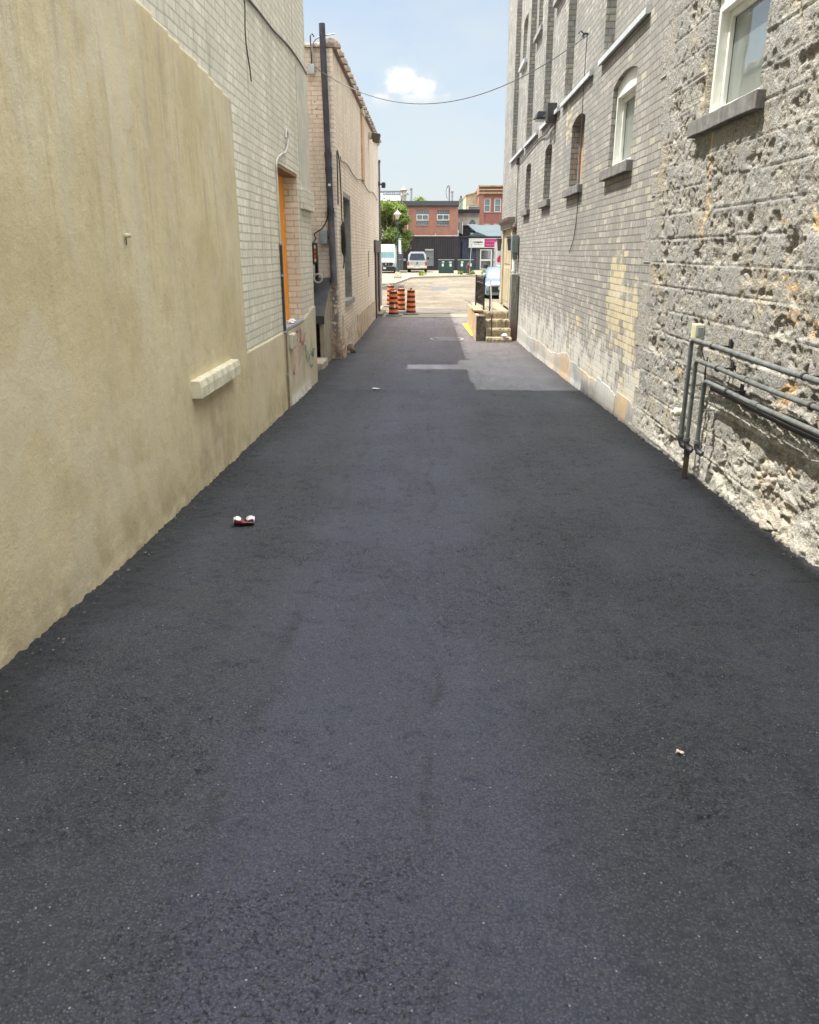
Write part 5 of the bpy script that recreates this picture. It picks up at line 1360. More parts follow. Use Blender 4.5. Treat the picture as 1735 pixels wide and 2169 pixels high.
# sedan, nose to the camera
car = thing('parked_car', 'pale blue-grey sedan parked nose-first beyond the steps, half hidden by the grey building', 'car', (3.46, 37.0, -.466))
m = MB(); m.loft([ring(0, .70, .24, .52, .60, .62), ring(.10, .84, .20, .58, .68, .70), ring(.45, .90, .19, .66, .78, .72), ring(1.25, .92, .19, .78, .90, .70), ring(3.6, .92, .19, .85, .94, .70), ring(4.35, .88, .22, .80, .92, .68), ring(4.6, .78, .28, .70, .84, .60)])
m.build('body', M_carblue, car, smooth=True)
m = MB(); m.loft([ring(1.25, .74, .86, .88, .90, .70), ring(2.05, .73, .86, 1.18, 1.33, .56), ring(3.0, .73, .86, 1.2, 1.36, .55), ring(3.95, .70, .86, .9, .95, .60)])
m.build('cabin', M_carblue, car, smooth=True)
MB().add([(-.66, 1.335, .935), (.66, 1.335, .935), (.53, 2.0, 1.305), (-.53, 2.0, 1.305)], [(0, 1, 2, 3)]).build('windscreen', M_carglass, car)
for s_ in (-1, 1):
    MB().add([(s_ * .742, 1.5, .95), (s_ * .742, 3.6, .97), (s_ * .645, 3.1, 1.26), (s_ * .650, 2.1, 1.25)], [(0, 1, 2, 3)]).build('side_window', M_carglass2, car)
    MB().loft([[(s_ * .60, -.02, .60), (s_ * .62, -.02, .54), (s_ * .80, .10, .55), (s_ * .80, .10, .62)], [(s_ * .60, .06, .64), (s_ * .62, .03, .54), (s_ * .87, .30, .60), (s_ * .87, .30, .68)]]).build('headlight', M_lamp, car)
    MB().box(s_ * .88 - .09, s_ * .88 + .09, 1.48, 1.60, .90, 1.02).build('mirror', M_carblue, car, bevel=.02)
    wheel(car, s_ * .82, .85, .32, .2, s_); wheel(car, s_ * .82, 3.6, .32, .2, s_)
MB().box(-.56, .56, -.025, .10, .30, .56).build('grille', M_grille, car, bevel=.02)
MB().box(-.80, .80, -.01, .30, .16, .235).build('bumper_lip', M_carblue, car, bevel=.02)
MB().prism([(-.78, .28), (-.60, .30), (-.66, .50)], 'y', .02, .06).prism([(.78, .28), (.60, .30), (.66, .50)], 'y', .02, .06).build('air_intake', M_grille, car)
MB().box(-.60, .60, -.035, -.026, .565, .585).build('trim', M_chrome, car)
pl = MB().box(-.26, .26, -.05, -.030, .40, .53).build('licence_plate', M_plate, car)
# pickup with cap, tail to the camera
pk_ = thing('pickup_truck', 'white pickup truck with a tall cap, parked tail-first against the dark siding', 'pickup truck', (-1.17, 83.6, -.40))
m = MB(); m.loft([ring(0, 1.0, .42, 1.02, 1.12, .95), ring(.08, 1.02, .40, 1.05, 1.14, .96), ring(2.0, 1.02, .40, 1.05, 1.14, .96), ring(3.6, 1.02, .40, 1.05, 1.14, .96), ring(5.0, 1.0, .42, .95, 1.08, .9), ring(5.4, .9, .45, .85, .98, .8)])
m.build('body', M_carwhite, pk_, smooth=True)
m = MB(); m.loft([ring(.03, .93, 1.13, 1.16, 1.18, .90), ring(.18, .92, 1.13, 1.72, 2.00, .70), ring(2.0, .92, 1.13, 1.75, 2.04, .70), ring(3.7, .90, 1.13, 1.7, 1.98, .68), ring(4.4, .88, 1.1, 1.15, 1.2, .8)])
m.build('cap', M_carwhite, pk_, smooth=True)
MB().add([(-.80, -.005, 1.24), (.80, -.005, 1.24), (.64, .10, 1.86), (-.64, .10, 1.86)], [(0, 1, 2, 3)]).build('rear_window', M_carglass2, pk_)
tg = MB().box(-.80, .80, -.04, .02, .55, 1.12).build('tailgate', M_carwhite, pk_, bevel=.02)
MB().box(-.09, .09, -.055, -.041, .93, 1.00).box(-.09, .09, -.055, -.041, .82, .88).build('handle', M_grille, tg)
MB().box(-.65, -.45, -.05, -.041, .95, .98).box(-.65, -.50, -.05, -.041, .84, .86).build('badge', M_greymetal, tg)
MB().box(-1.0, -.30, -.16, -.02, .42, .62).box(.30, 1.0, -.16, -.02, .42, .62).box(-.30, .30, -.13, -.02, .40, .52).build('bumper', simple('cream_chrome', (.78, .62, .42), .3, metal=.3), pk_, bevel=.03)
MB().box(-.18, .18, -.155, -.131, .44, .60).build('licence_plate', M_plate, pk_)
for s_ in (-1, 1):
    MB().box(s_ * .92 - .07, s_ * .92 + .07, -.05, .02, .72, 1.06).build('tail_light', M_red, pk_, bevel=.01)
    wheel(pk_, s_ * .86, 1.0, .38, .26, s_); wheel(pk_, s_ * .86, 4.4, .38, .26, s_)
MB().box(1.02, 1.22, 3.4, 3.5, 1.25, 1.5).build('mirror', M_grille, pk_, bevel=.02)
# high roof van, nose to the camera
vn_ = thing('parked_van', 'white high-roof van with a black grille, parked nose-out below the leafy tree', 'van', (-4.22, 80.6, -.40))
m = MB(); m.loft([ring(0, .86, .36, .82, 1.04, .80), ring(.10, 1.0, .34, .95, 1.14, .86), ring(.70, 1.02, .32, 1.10, 1.30, .88), ring(1.25, 1.02, .32, 1.7, 2.15, .82), ring(1.75, 1.02, .32, 2.2, 2.66, .78), ring(2.3, 1.02, .32, 2.3, 2.74, .78), ring(6.2, 1.02, .32, 2.3, 2.70, .78), ring(6.3, .98, .36, 2.2, 2.6, .75)])
m.build('body', M_carwhite, vn_, smooth=True)
MB().add([(-.82, .775, 1.45), (.82, .775, 1.45), (.78, 1.13, 2.02), (-.78, 1.13, 2.02)], [(0, 1, 2, 3)]).build('windscreen', M_carglass, vn_)
gr = MB().prism([(-.66, .70), (.66, .70), (.72, .96), (.62, 1.05), (-.62, 1.05), (-.72, .96)], 'y', -.03, .12).build('grille', M_grille, vn_)
MB().lathe([(.09, 0), (.08, .012), (.001, .014)], c=(0, -.03, .88), n=16, M=Matrix.Rotation(R(90), 3, 'X')).build('emblem', M_chrome, gr)
MB().box(-.30, -.27, -.045, -.031, .72, 1.02).box(.27, .30, -.045, -.031, .72, 1.02).build('bar', M_greymetal, gr)
MB().loft([ring(-.08, .88, .22, .50, .62, .84), ring(.14, 1.03, .22, .52, .66, .98), ring(.5, 1.035, .24, .5, .62, 1.0)]).build('bumper', M_grille, vn_, smooth=True)
MB().box(-.26, -.02 + .04, -.11, -.085, .42, .56).build('licence_plate', M_plate, vn_)
for s_ in (-1, 1):
    MB().box(s_ * .88 - .10, s_ * .88 + .10, -.0, .10, .78, 1.04).build('headlight', M_lamp, vn_, bevel=.02)
    MB().box(s_ * 1.15 - .10, s_ * 1.15 + .10, .95, 1.05, 1.35, 1.75).build('mirror', M_grille, vn_, bevel=.02)
    wheel(vn_, s_ * .88, .95, .36, .24, s_); wheel(vn_, s_ * .88, 5.0, .36, .24, s_)
# white and crimson van at right
v2 = thing('delivery_van', 'white van with crimson lettering panel, mostly hidden behind the grey building corner', 'van', (8.25, 86.2, -.36))
m = MB(); m.loft([ring(0, 1.05, .45, 2.5, 2.95, 1.02), ring(.06, 1.08, .42, 2.55, 3.0, 1.04), ring(4.5, 1.08, .42, 2.55, 3.0, 1.04), ring(5.2, 1.05, .42, 1.6, 2.0, .9), ring(5.9, .95, .45, 1.0, 1.2, .85)])
m.build('body', M_carwhite, v2, smooth=True)
M_crim = simple('crimson_vinyl', (.40, .015, .07), .4)
MB().prism([(-1.06, .98), (-.45, .84), (-.38, 1.32), (-.62, 1.42), (-.66, 1.62), (-.88, 1.62), (-.92, 1.46), (-1.06, 1.42)], 'y', -.012, -.004).build('graphic', M_crim, v2)
MB().box(-.9, -.70, -.012, -.004, 2.05, 2.25).box(-.45, -.38, -.012, -.004, 2.45, 2.52).build('emblem', M_greymetal, v2)
MB().box(-1.08, 1.08, -.12, .0, .42, .60).build('bumper', M_white, v2, bevel=.03)
for s_ in (-1, 1): wheel(v2, s_ * .9, 1.0, .36, .24, s_); wheel(v2, s_ * .9, 4.6, .36, .24, s_)

# ------------------------------------------------------------------ street furniture
lp = thing('street_lamp', 'dark green lantern street lamp on a concrete base, with a white banner on its post', 'street lamp', (-2.46, 65.2, -.40))
M_post = simple('dark_green_post', (.035, .055, .052), .45, var=.15, scale=5)
m = MB(); m.loft([[(-.29, -.29, 0), (.29, -.29, 0), (.29, .29, 0), (-.29, .29, 0)], [(-.29, -.29, .12), (.29, -.29, .12), (.29, .29, .12), (-.29, .29, .12)], [(-.19, -.19, .50), (.19, -.19, .50), (.19, .19, .50), (-.19, .19, .50)]])
m.build('base', simple('mossy_concrete_base', (.44, .40, .27), .9, scale=6, dirt=.3, bump=.5), lp)
MB().lathe([(.15, .50), (.15, .60), (.09, .68), (.075, 1.2), (.07, 3.0), (.09, 3.05), (.09, 3.12), (.055, 3.18), (.05, 4.0), (.09, 4.05), (.08, 4.12), (.03, 4.38)], n=16).build('post', M_post, lp, smooth=True)
gl = simple('cream_lamp_glass', (.62, .58, .42), .25, var=.06)
m = MB(); m.loft([[(.13 * math.cos(a), .13 * math.sin(a), 4.42) for a in [math.pi / 4 + k * math.pi / 2 for k in range(4)]], [(.36 * math.cos(a), .36 * math.sin(a), 4.78) for a in [math.pi / 4 + k * math.pi / 2 for k in range(4)]]])
m.build('lantern_glass', gl, lp)
m = MB()
for k in range(4):
    a = math.pi / 4 + k * math.pi / 2
    m.tube([(.13 * math.cos(a), .13 * math.sin(a), 4.42), (.365 * math.cos(a), .365 * math.sin(a), 4.79)], .012, 6)
m.build('lantern_frame', M_post, lp)
m = MB(); m.loft([[(q * math.cos(a), q * math.sin(a), z) for a in [math.pi / 4 + k * math.pi / 2 for k in range(4)]] for q, z in ((.44, 4.78), (.43, 4.80), (.12, 5.02), (.05, 5.10), (.02, 5.20))])
m.build('lantern_roof', simple('sunlit_cap_paint', (.33, .33, .29), .4), lp)
MB().add([(.05, -.03, 2.93), (.27, -.12, 2.86), (.30, -.12, 1.92), (.05, -.03, 1.98)], [(0, 1, 2, 3)]).add([(.05, .0, 2.93), (.27, -.09, 2.86), (.30, -.09, 1.92), (.05, .0, 1.98)], [(3, 2, 1, 0)]).build('banner', simple('white_banner', (.76, .78, .80), .7, var=.05, scale=6), lp)
MB().tube([(0, 0, 2.95), (.30, -.12, 2.98)], .02, 6).tube([(0, 0, 1.90), (.32, -.12, 1.86)], .02, 6).build('banner_arm', M_white, lp)
def utility_box(x, lab, stickers):
    q = thing('utility_cabinet', lab, 'utility box', (x, 81.5, -.40), group='green utility cabinets across the street')
    M_gr = simple('dark_green_enamel', (.03, .065, .056), .5, var=.12, scale=3, dirt=.1)
    MB().box(-.75, .75, -.55, .55, .0, 1.20).build('case', M_gr, q, bevel=.02)
    MB().box(-.79, .79, -.60, .60, 1.20, 1.30).build('lid', simple('green_lid', (.10, .15, .14), .5), q, bevel=.03)
    for s_ in (-1, 1): MB().box(.02 if s_ > 0 else -.72, .72 if s_ > 0 else -.02, -.57, -.551, .06, 1.14).build('door', M_gr, q, bevel=.01)
    for a, z, w_, h in stickers: MB().box(a - w_, a + w_, -.58, -.571, z - h, z + h).build('sticker', M_white, q)
    return q
utility_box(1.76, 'dark green utility cabinet with two white stickers, left one of the pair', [(-.35, .78, .09, .14), (-.32, 1.08, .12, .05), (.42, .78, .10, .14), (.40, 1.05, .14, .05)])
utility_box(3.68, 'dark green utility cabinet half hidden by the fire hydrant, right one of the pair', [(-.38, .80, .10, .15), (-.36, 1.07, .12, .06), (.48, .80, .09, .14)])
hy = thing('fire_hydrant', 'small red fire hydrant on a dark base by the kerb across the street', 'hydrant', (3.66, 74.9, -.37))
M_hred = simple('faded_red_paint', (.17, .04, .035), .5, scale=16, dirt=.3)
MB().lathe([(.20, 0), (.20, .06), (.08, .09), (.08, .72), (.14, .74), (.14, .80), (.11, .92), (.05, 1.0), (.03, 1.08), (.001, 1.09)], n=16).build('body', M_hred, hy, smooth=True)
for s_ in (-1, 1): MB().lathe([(.065, .08), (.07, .17), (.05, .20), (.001, .21)], c=(0, 0, .62), n=12, M=Matrix.Rotation(R(90 * s_), 3, 'Y')).build('nozzle', M_hred, hy, smooth=True)
MB().lathe([(.24, -.02), (.24, .035), (.22, .05), (.10, .05)], n=16).build('base', M_dkmetal, hy)
sg = thing('sign_post', 'thin leaning grey sign post with a small round plate, standing behind the fire hydrant', 'sign', (3.78, 75.6, -.37))
MB().tube([(0, 0, 0), (.16, 0, 2.86)], .035, 8).build('post', M_galv, sg)
MB().lathe([(.14, -.01), (.14, .01), (.001, .012)], c=(.17, -.03, 2.72), n=20, M=Matrix.Rotation(R(70), 3, 'X') @ Matrix.Rotation(R(50), 3, 'Y')).build('plate', simple('grey_sign_plate', (.42, .44, .46), .5), sg)

# ------------------------------------------------------------------ leaves
def leaf_mat(name, a, b):
    m, t = newmat(name); p = t.pos()
    oi = t.noise(p, 2.2, 3, .6); n = t.noise(p, 9, 2, .5)
    c = t.mix(t.ss(t.m('ADD', t.m('MULTIPLY', oi, .5), t.m('MULTIPLY', n, .5)), .35, .65), a, b)
    bs = t.n.new('ShaderNodeBsdfPrincipled'); t.put(bs.inputs['Base Color'], c); bs.inputs['Roughness'].default_value = .6
    tr = t.n.new('ShaderNodeBsdfTranslucent'); t.put(tr.inputs[0], t.mix(.5, c, (.30, .40, .04)))
    mx = t.n.new('ShaderNodeMixShader'); mx.inputs[0].default_value = .35
    t.l.new(bs.outputs[0], mx.inputs[1]); t.l.new(tr.outputs[0], mx.inputs[2])
    o = t.n.new('ShaderNodeOutputMaterial'); t.l.new(mx.outputs[0], o.inputs[0]); return m
def foliage(n, blobs, size, seed):
    rs = np.random.RandomState(seed); mb_v = []; 
    tot = sum(b[3] ** 2 for b in blobs)
    for cx, cy, cz, r_ in blobs:
        k = int(n * r_ ** 2 / tot)
        d = rs.normal(size=(k, 3)); d /= np.linalg.norm(d, axis=1)[:, None]
        rad = r_ * (rs.rand(k) ** .35) * (1 + .18 * rs.normal(size=k))
        c = np.array([cx, cy, cz]) + d * rad[:, None] * np.array([1, 1, .85])
        # break into clumps
        g_ = fbm(c[:, 0] * 2.2 / max(r_, .3) + c[:, 1], c[:, 2] * 2.2 / max(r_, .3), seed, 3); c = c[g_ > .42]
        mb_v.append(c)
    c = np.concatenate(mb_v); k = len(c)
    a = rs.normal(size=(k, 3)); a /= np.linalg.norm(a, axis=1)[:, None]
    b = np.cross(a, rs.normal(size=(k, 3))); b /= np.linalg.norm(b, axis=1)[:, None]
    s1 = size * (.6 + .8 * rs.rand(k))[:, None]; s2 = s1 * .55
    V = np.stack([c - a * s1, c + b * s2, c + a * s1, c - b * s2], 1).reshape(-1, 3)
    F = np.arange(k * 4).reshape(-1, 4)
    mb = MB(); mb.v = [tuple(q) for q in V]; mb.f = [tuple(q) for q in F]
    return mb
def tree(name, lab, loc, blobs, n, size, mat, trunk_r, seed, cat='tree', group=None):
    q = thing(name, lab, cat, loc, group=group)
    mb = foliage(n, blobs, size, seed)
    me = bpy.data.meshes.new('crown'); me.from_pydata(mb.v, [], mb.f); me.materials.append(mat)
    o = bpy.data.objects.new('crown', me); C.objects.link(o); o.parent = q
    rr = random.Random(seed); tb = MB(); zc = min(b[2] - b[3] * .3 for b in blobs)
    tb.tube([(0, 0, -.1), (.05, 0, zc * .5), (.02, .05, zc)], [trunk_r, trunk_r * .75, trunk_r * .6], 10)
    for b in blobs: tb.tube([(.02, .05, zc * .85), ((b[0]) * .5, b[1] * .5, (zc + b[2]) / 2), (b[0], b[1], b[2])], [trunk_r * .45, trunk_r * .3, trunk_r * .08], 7)
    tb.build('trunk', M_bark, q, smooth=True); return q
M_bark = wood_mat('bark', (.07, .055, .04), (.15, .12, .09), .9)
M_leaf = leaf_mat('maple_leaves', (.09, .15, .045), (.28, .35, .09))  # foliage paled, the haze over the distance put into its colour
M_leafd = leaf_mat('dark_leaves', (.025, .06, .02), (.06, .12, .04))
rr = random.Random(4); bl = []
for k in range(46):
    a = rr.random() * 6.28; zz = rr.uniform(2.4, 7.0); env = 2.1 * math.sin(math.pi * min(1, max(0, (zz - 1.4) / 6.6))) ** .6
    bl.append((env * math.cos(a) * rr.uniform(.3, 1), env * math.sin(a) * rr.uniform(.3, 1), zz, rr.uniform(.45, .85)))
tree('leafy_tree', 'bushy green tree with yellowish top, between the left wall and the red brick building', (-4.15, 89.5, -.4), bl, 26000, .13, M_leaf, .17, 3)
tree('background_tree', 'rounded green treetop showing above the flat roof beside the pale flue', (-1.75, 140, 0), [(0, 0, 9.0, 1.3), (.9, 0, 9.2, .8), (-1.0, 0, 8.8, .9), (.2, 0, 9.9, .7), (1.5, 0, 8.7, .6)], 2600, .16, M_leaf, .25, 9)
cf = thing('conifer', 'dark conifer tip rising behind the dark flat roof left of the yellow gable', 'tree', (5.35, 140, 0))
mb = MB(); rs = random.Random(6)
for k in range(900):
    z = rs.uniform(6.5, 10.6); r_ = (10.7 - z) * .30 * (1 + .3 * math.sin(z * 7)); a = rs.random() * 6.28; q = r_ * rs.random() ** .4
    x, y = q * math.cos(a), q * math.sin(a); s_ = .13
    mb.add([(x, y, z), (x + s_ * math.cos(a), y + s_ * math.sin(a), z - .12), (x + s_ * math.cos(a + .6) * .8, y + s_ * math.sin(a + .6) * .8, z - .02)], [(0, 1, 2)])
me = bpy.data.meshes.new('crown'); me.from_pydata(mb.v, [], mb.f); me.materials.append(M_leafd); o = bpy.data.objects.new('crown', me); C.objects.link(o); o.parent = cf
MB().tube([(0, 0, 0), (0, 0, 10.3)], [.2, .02], 8).build('trunk', M_bark, cf)
M_shrub = leaf_mat('shrub_leaves', (.14, .20, .03), (.38, .40, .06))
for k, (x, y, s_, lab) in enumerate(((-.52, 72.0, .42, 'yellow-green shrub in front of the white pickup truck'), (3.0, 76.2, .30, 'small yellow-green shrub left of the fire hydrant'), (4.1, 76.4, .28, 'small yellow-green shrub just right of the fire hydrant'), (5.25, 76.3, .36, 'yellow shrub by the kerb, next to the parked sedan roof'))):
    q = thing('shrub', lab, 'shrub', (x, y, -.37), group='shrubs along the kerb')
    mb = foliage(420, [(0, 0, s_ * .5, s_ * .7), (s_ * .5, 0, s_ * .3, s_ * .4), (-s_ * .5, 0, s_ * .3, s_ * .4)], .06, 20 + k)
    me = bpy.data.meshes.new('leaves'); me.from_pydata(mb.v, [], mb.f); me.materials.append(M_shrub); o = bpy.data.objects.new('leaves', me); C.objects.link(o); o.parent = q
    MB().tube([(0, 0, -.02), (0, 0, s_ * .4)], .02, 6).build('stem', M_bark, q)

# ------------------------------------------------------------------ buildings across the street
def siding(name, col, col2, sp_):
    m, t = newmat(name); p = t.pos(); x, y, z = t.xyz(p)
    w_ = t.m('FRACT', t.m('DIVIDE', t.m('ADD', x, t.m('MULTIPLY', y, 1.0)), sp_))
    rib = t.ss(t.m('ABSOLUTE', t.m('SUBTRACT', w_, .5)), .30, .48)
    n = t.noise(p, .7, 4, .6)
    c = t.mix(rib, col, col2); c = t.mix(t.m('MULTIPLY', t.ss(n, .4, .7), .3), c, tuple(q * 1.5 for q in col))
    t.out(c, .75, t.bump(rib, .8, .03), spec=.2); return m
M_sid = siding('dark_ribbed_siding', (.050, .045, .050), (.024, .022, .025), .25)
M_sid2 = siding('slate_blue_siding', (.085, .095, .14), (.05, .055, .085), .22)
M_roofm = siding('ribbed_metal_roof', (.085, .11, .12), (.125, .155, .165), .35)
def bld(name, lab, loc): return thing(name, lab, 'building', loc)
red = bld('red_brick_building', 'two-storey red brick building with dark ribbed siding below, facing the lane', (-.1, 95, -.4))
def PR(n, mb, mat, root=red, **k): return P(n, mb, mat, root, **k)
OPS = [(-1.43, -.04, 4.57, 6.17, 0), (.92, 2.32, 4.57, 6.17, 0)]
m = MB(); wall_sheet(m, 'y', 95, 1, -4.9, 3.32, 3.22, 6.62, OPS, .22); m.box(-4.88, 3.30, 95.23, 110, -1, 6.9)
PR('upper_wall', m, M_farred)
PR('cornice', MB().box(-5.0, 3.42, 94.72, 110, 6.62, 7.10).box(-4.95, 3.36, 94.85, 95.2, 6.46, 6.62), simple('dark_grey_fascia', (.085, .085, .088), .7, var=.1))
PR('lower_wall', MB().box(-2.95, 3.46, 94.6, 95.2, -.6, 3.20), M_sid)
PR('lower_wall', MB().box(-4.9, -2.96, 95.0, 95.22, -.6, 3.20), M_sid)
PR('shelf', MB().box(-4.9, 3.48, 94.56, 95.0, 3.20, 3.27), M_dkmetal)
for a, b, z0, z1, r_ in OPS:
    wv = PR('window', MB().box(a, b, 95.20, 95.215, z0, z1), M_glass_far)
    f = MB(); f.box(a, b, 95.02, 95.18, 5.03, 5.12).box(a, b, 95.02, 95.18, 5.60, 5.69).box(a, a + .08, 95.02, 95.18, 5.12, 5.60).box(b - .08, b, 95.02, 95.18, 5.12, 5.60).box((a + b) / 2 - .035, (a + b) / 2 + .035, 95.02, 95.18, 5.12, 5.60)
    wv2 = sub('frame', f, M_white, wv, red)
    g_ = MB()
    for i in range(1, 5): g_.box(a + (b - a) * i / 5 - .015, a + (b - a) * i / 5 + .015, 95.1, 95.19, z0, 5.03).box(a + (b - a) * i / 5 - .015, a + (b - a) * i / 5 + .015, 95.1, 95.19, 5.69, z1)
    g_.box(a, b, 95.1, 95.19, 5.92, 5.95).box(a, b, 95.1, 95.19, 4.80, 4.83); sub('glazing_bar', g_, M_greymetal, wv, red)
    sub('sill', MB().box(a - .05, b + .05, 94.93, 95.01, z0 - .09, z0), M_greywood, wv, red)
M_pipew = simple('pale_pink_pipe', (.72, .62, .56), .5)
PR('pipe_run', MB().tube([(-2.42, 94.9, 6.0), (-2.42, 94.9, 3.65)] + [(-2.42 + .28 * (1 - math.cos(a)), 94.9, 3.65 - .28 * math.sin(a)) for a in [math.pi / 2 * q / 5 for q in range(1, 6)]] + [(3.40, 94.9, 3.37)], .05, 8).tube([(3.36, 94.9, 3.37), (3.36, 94.9, 4.0)], .05, 8).tube([(.75, 94.9, 3.37), (.75, 94.9, 3.62)], .06, 8), M_pipew)
wv = PR('lower_window', MB().box(-.36, .52, 94.585, 94.60, .12, 1.78), simple('grey_window_panel', (.20, .215, .22), .4))
sub('shutter_box', MB().box(-.42, .56, 94.45, 94.584, 1.78, 1.93), simple('pale_shutter_box', (.50, .50, .47), .6), wv, red)
sub('frame', MB().box(-.40, -.34, 94.54, 94.584, .1, 1.78).box(.50, .56, 94.54, 94.584, .1, 1.78).box(-.34, .50, 94.54, 94.584, .95, 1.0).box(-.34, .50, 94.54, 94.584, .1, .16), M_greymetal, wv, red)
dd = PR('door', MB().box(-3.85, -3.02, 94.9, 94.99, -.4, 1.95), simple('grey_green_door', (.14, .16, .16), .4))
sub('frame', MB().box(-3.95, -3.86, 94.86, 94.99, -.4, 2.05).box(-3.01, -2.955, 94.86, 94.99, -.4, 2.05).box(-3.86, -3.01, 94.86, 94.89, .75, .83), M_galv, dd, red)
PR('blue_sign', MB().box(-3.9, -2.97, 94.80, 94.99, 2.28, 2.72), simple('blue_sign_face', (.10, .13, .34), .5))
PR('light_fixture', MB().box(-3.9, -2.97, 94.78, 94.99, 2.08, 2.27), simple('pale_green_strip', (.40, .46, .40), .6))
PR('wall_meter', MB().box(-2.90, -2.62, 94.4, 94.59, .62, .86), M_galv, bevel=.02)
for x, y, z0, z1, r_, lab in ((-2.07, 97, 7.05, 8.6, .13, 'pale grey straight flue on the red building roof, left of the treetop'), (2.70, 98, 7.05, 8.35, .12, 'pale grey capped flue on the red building roof, right of the hooked vent')):
    q = thing('roof_flue', lab, 'flue', (x, y, z0)); MB().lathe([(r_, 0), (r_, z1 - z0 - .2)], n=14).build('pipe', M_galv, q, smooth=True)
    MB().lathe([(r_, z1 - z0 - .2), (r_ * 1.3, z1 - z0 - .15), (r_ * 1.3, z1 - z0), (.001, z1 - z0 + .02)], n=14).build('cap', M_galv, q, smooth=True)
q = thing('hooked_vent', 'brownish hooked vent pipe on the red building roof with a wire loop beside it', 'flue', (2.35, 97.5, 7.05))
MB().tube([(0, 0, 0), (0, 0, 1.7), (-.04, 0, 1.84), (-.14, 0, 1.88), (-.22, 0, 1.8), (-.24, 0, 1.6)], .07, 10).build('pipe', simple('brown_vent', (.20, .16, .15), .6), q, smooth=True)
MB().tube(spline([(-.12, 0, 1.86), (-.34, 0, 1.5), (-.36, 0, .9), (-.22, 0, .4)], 5), .025, 6).build('loop', M_dkmetal, q, smooth=True)
MB().box(-.35, -.05, -.15, .15, 0, .18).build('curb', M_dkmetal, q)
# the shop with a metal roof
sh = bld('shop', 'single-storey shop with slate-blue siding, ribbed metal roof and a white and magenta sign', (7, 97, -.4))
def PS2(n, mb, mat, **k): return P(n, mb, mat, sh, **k)
PS2('wall', MB().box(3.47, 14, 97, 104, -.6, 3.25), M_sid2)
PS2('door_surround', MB().box(5.55, 7.9, 96.85, 96.99, -.6, 2.05), simple('grey_brown_panel', (.10, .095, .095), .6))
PS2('eave', MB().box(3.47, 14, 96.75, 97.2, 3.25, 3.38), M_dkmetal)
m = MB(); m.prism([(96.9, 3.38), (100.5, 4.72), (104, 4.72), (104, 3.38)], 'x', 4.9, 14); PS2('roof', m, M_roofm)
m = MB(); m.loft([[(4.55, 96.7, 3.385), (6.85, 96.7, 3.385), (5.65, 96.7, 3.84)], [(4.9, 99.5, 3.385), (6.4, 99.5, 3.385), (5.65, 98.4, 3.86)]]); PS2('entrance_gable', m, M_roofm)
m = MB(); m.prism([(3.5, 3.38), (5.62, 3.38), (5.5, 3.78), (4.55, 4.52), (3.5, 4.52)], 'y', 98.0, 98.6); PS2('dark_gable', m, M_sid)
m = MB(); m.prism([(3.5, 4.53), (4.57, 4.53), (5.66, 3.75), (5.66, 3.83), (4.60, 4.61), (3.5, 4.61)], 'y', 97.85, 98.6); PS2('gable_trim', m, M_dkmetal)
wv = PS2('upper_window', MB().box(3.46, 3.9, 97.7, 97.75, 3.7, 4.9), M_glass_far)
sub('frame', MB().box(3.9, 4.0, 97.65, 97.75, 3.6, 4.95).box(3.66, 3.70, 97.65, 97.69, 3.7, 4.9), M_white, wv, sh)
dd = PS2('door', MB().box(6.2, 7.32, 96.80, 96.84, -.30, 1.80), M_glass_dark)
f = MB().box(6.06, 6.19, 96.74, 96.84, -.36, 1.92).box(7.33, 7.46, 96.74, 96.84, -.36, 1.92).box(6.19, 7.33, 96.74, 96.79, 1.80, 1.92).box(6.19, 7.33, 96.74, 96.79, .62, .80).box(6.19, 7.33, 96.74, 96.79, -.36, -.24)
sub('frame', f, M_white, dd, sh)
PS2('downpipe', MB().tube([(3.92, 96.9, 2.65), (3.92, 96.9, -.3)], .07, 8).box(3.78, 4.06, 96.8, 96.99, 2.58, 2.75), M_grille)
sn = PS2('sign_board', MB().box(4.70, 6.52, 96.60, 96.72, 2.16, 3.06), M_white)
sub('magenta_panel', MB().box(6.53, 10.2, 96.60, 96.72, 2.16, 3.06), simple('magenta_sign', (.42, .015, .13), .45), sn, sh)
sub('border', MB().box(4.66, 10.2, 96.58, 96.74, 3.07, 3.13).box(4.66, 10.2, 96.58, 96.74, 2.09, 2.15), M_white, sn, sh)
lettering('Indulgelite', .26, simple('sign_black', (.02, .02, .02), .5), sn, (5.78, 96.59, 2.72), (R(90), 0, 0), bold=.008)
lettering('a Beauty Clinic & Co', .12, simple('sign_grey', (.18, .17, .16), .5), sn, (5.82, 96.59, 2.48), (R(90), 0, 0), name='small_lettering')
lettering('LCM ORMs', .24, simple('sign_pink', (.80, .30, .48), .5), sn, (7.15, 96.59, 2.78), (R(90), 0, 0), name='pink_lettering')
lettering('Lodging, LLC', .22, simple('sign_pink2', (.80, .34, .50), .5), sn, (7.15, 96.59, 2.44), (R(90), 0, 0), name='pink_lettering')
m = MB().tube([(4.98 + .13 * math.cos(a), 96.59, 2.70 + .15 * math.sin(a)) for a in [q * .35 for q in range(15)]], .012, 6).tube([(4.98, 96.59, 2.3), (4.98, 96.59, 2.7)], .012, 6)
sub('emblem', m, M_greymetal, sn, sh)
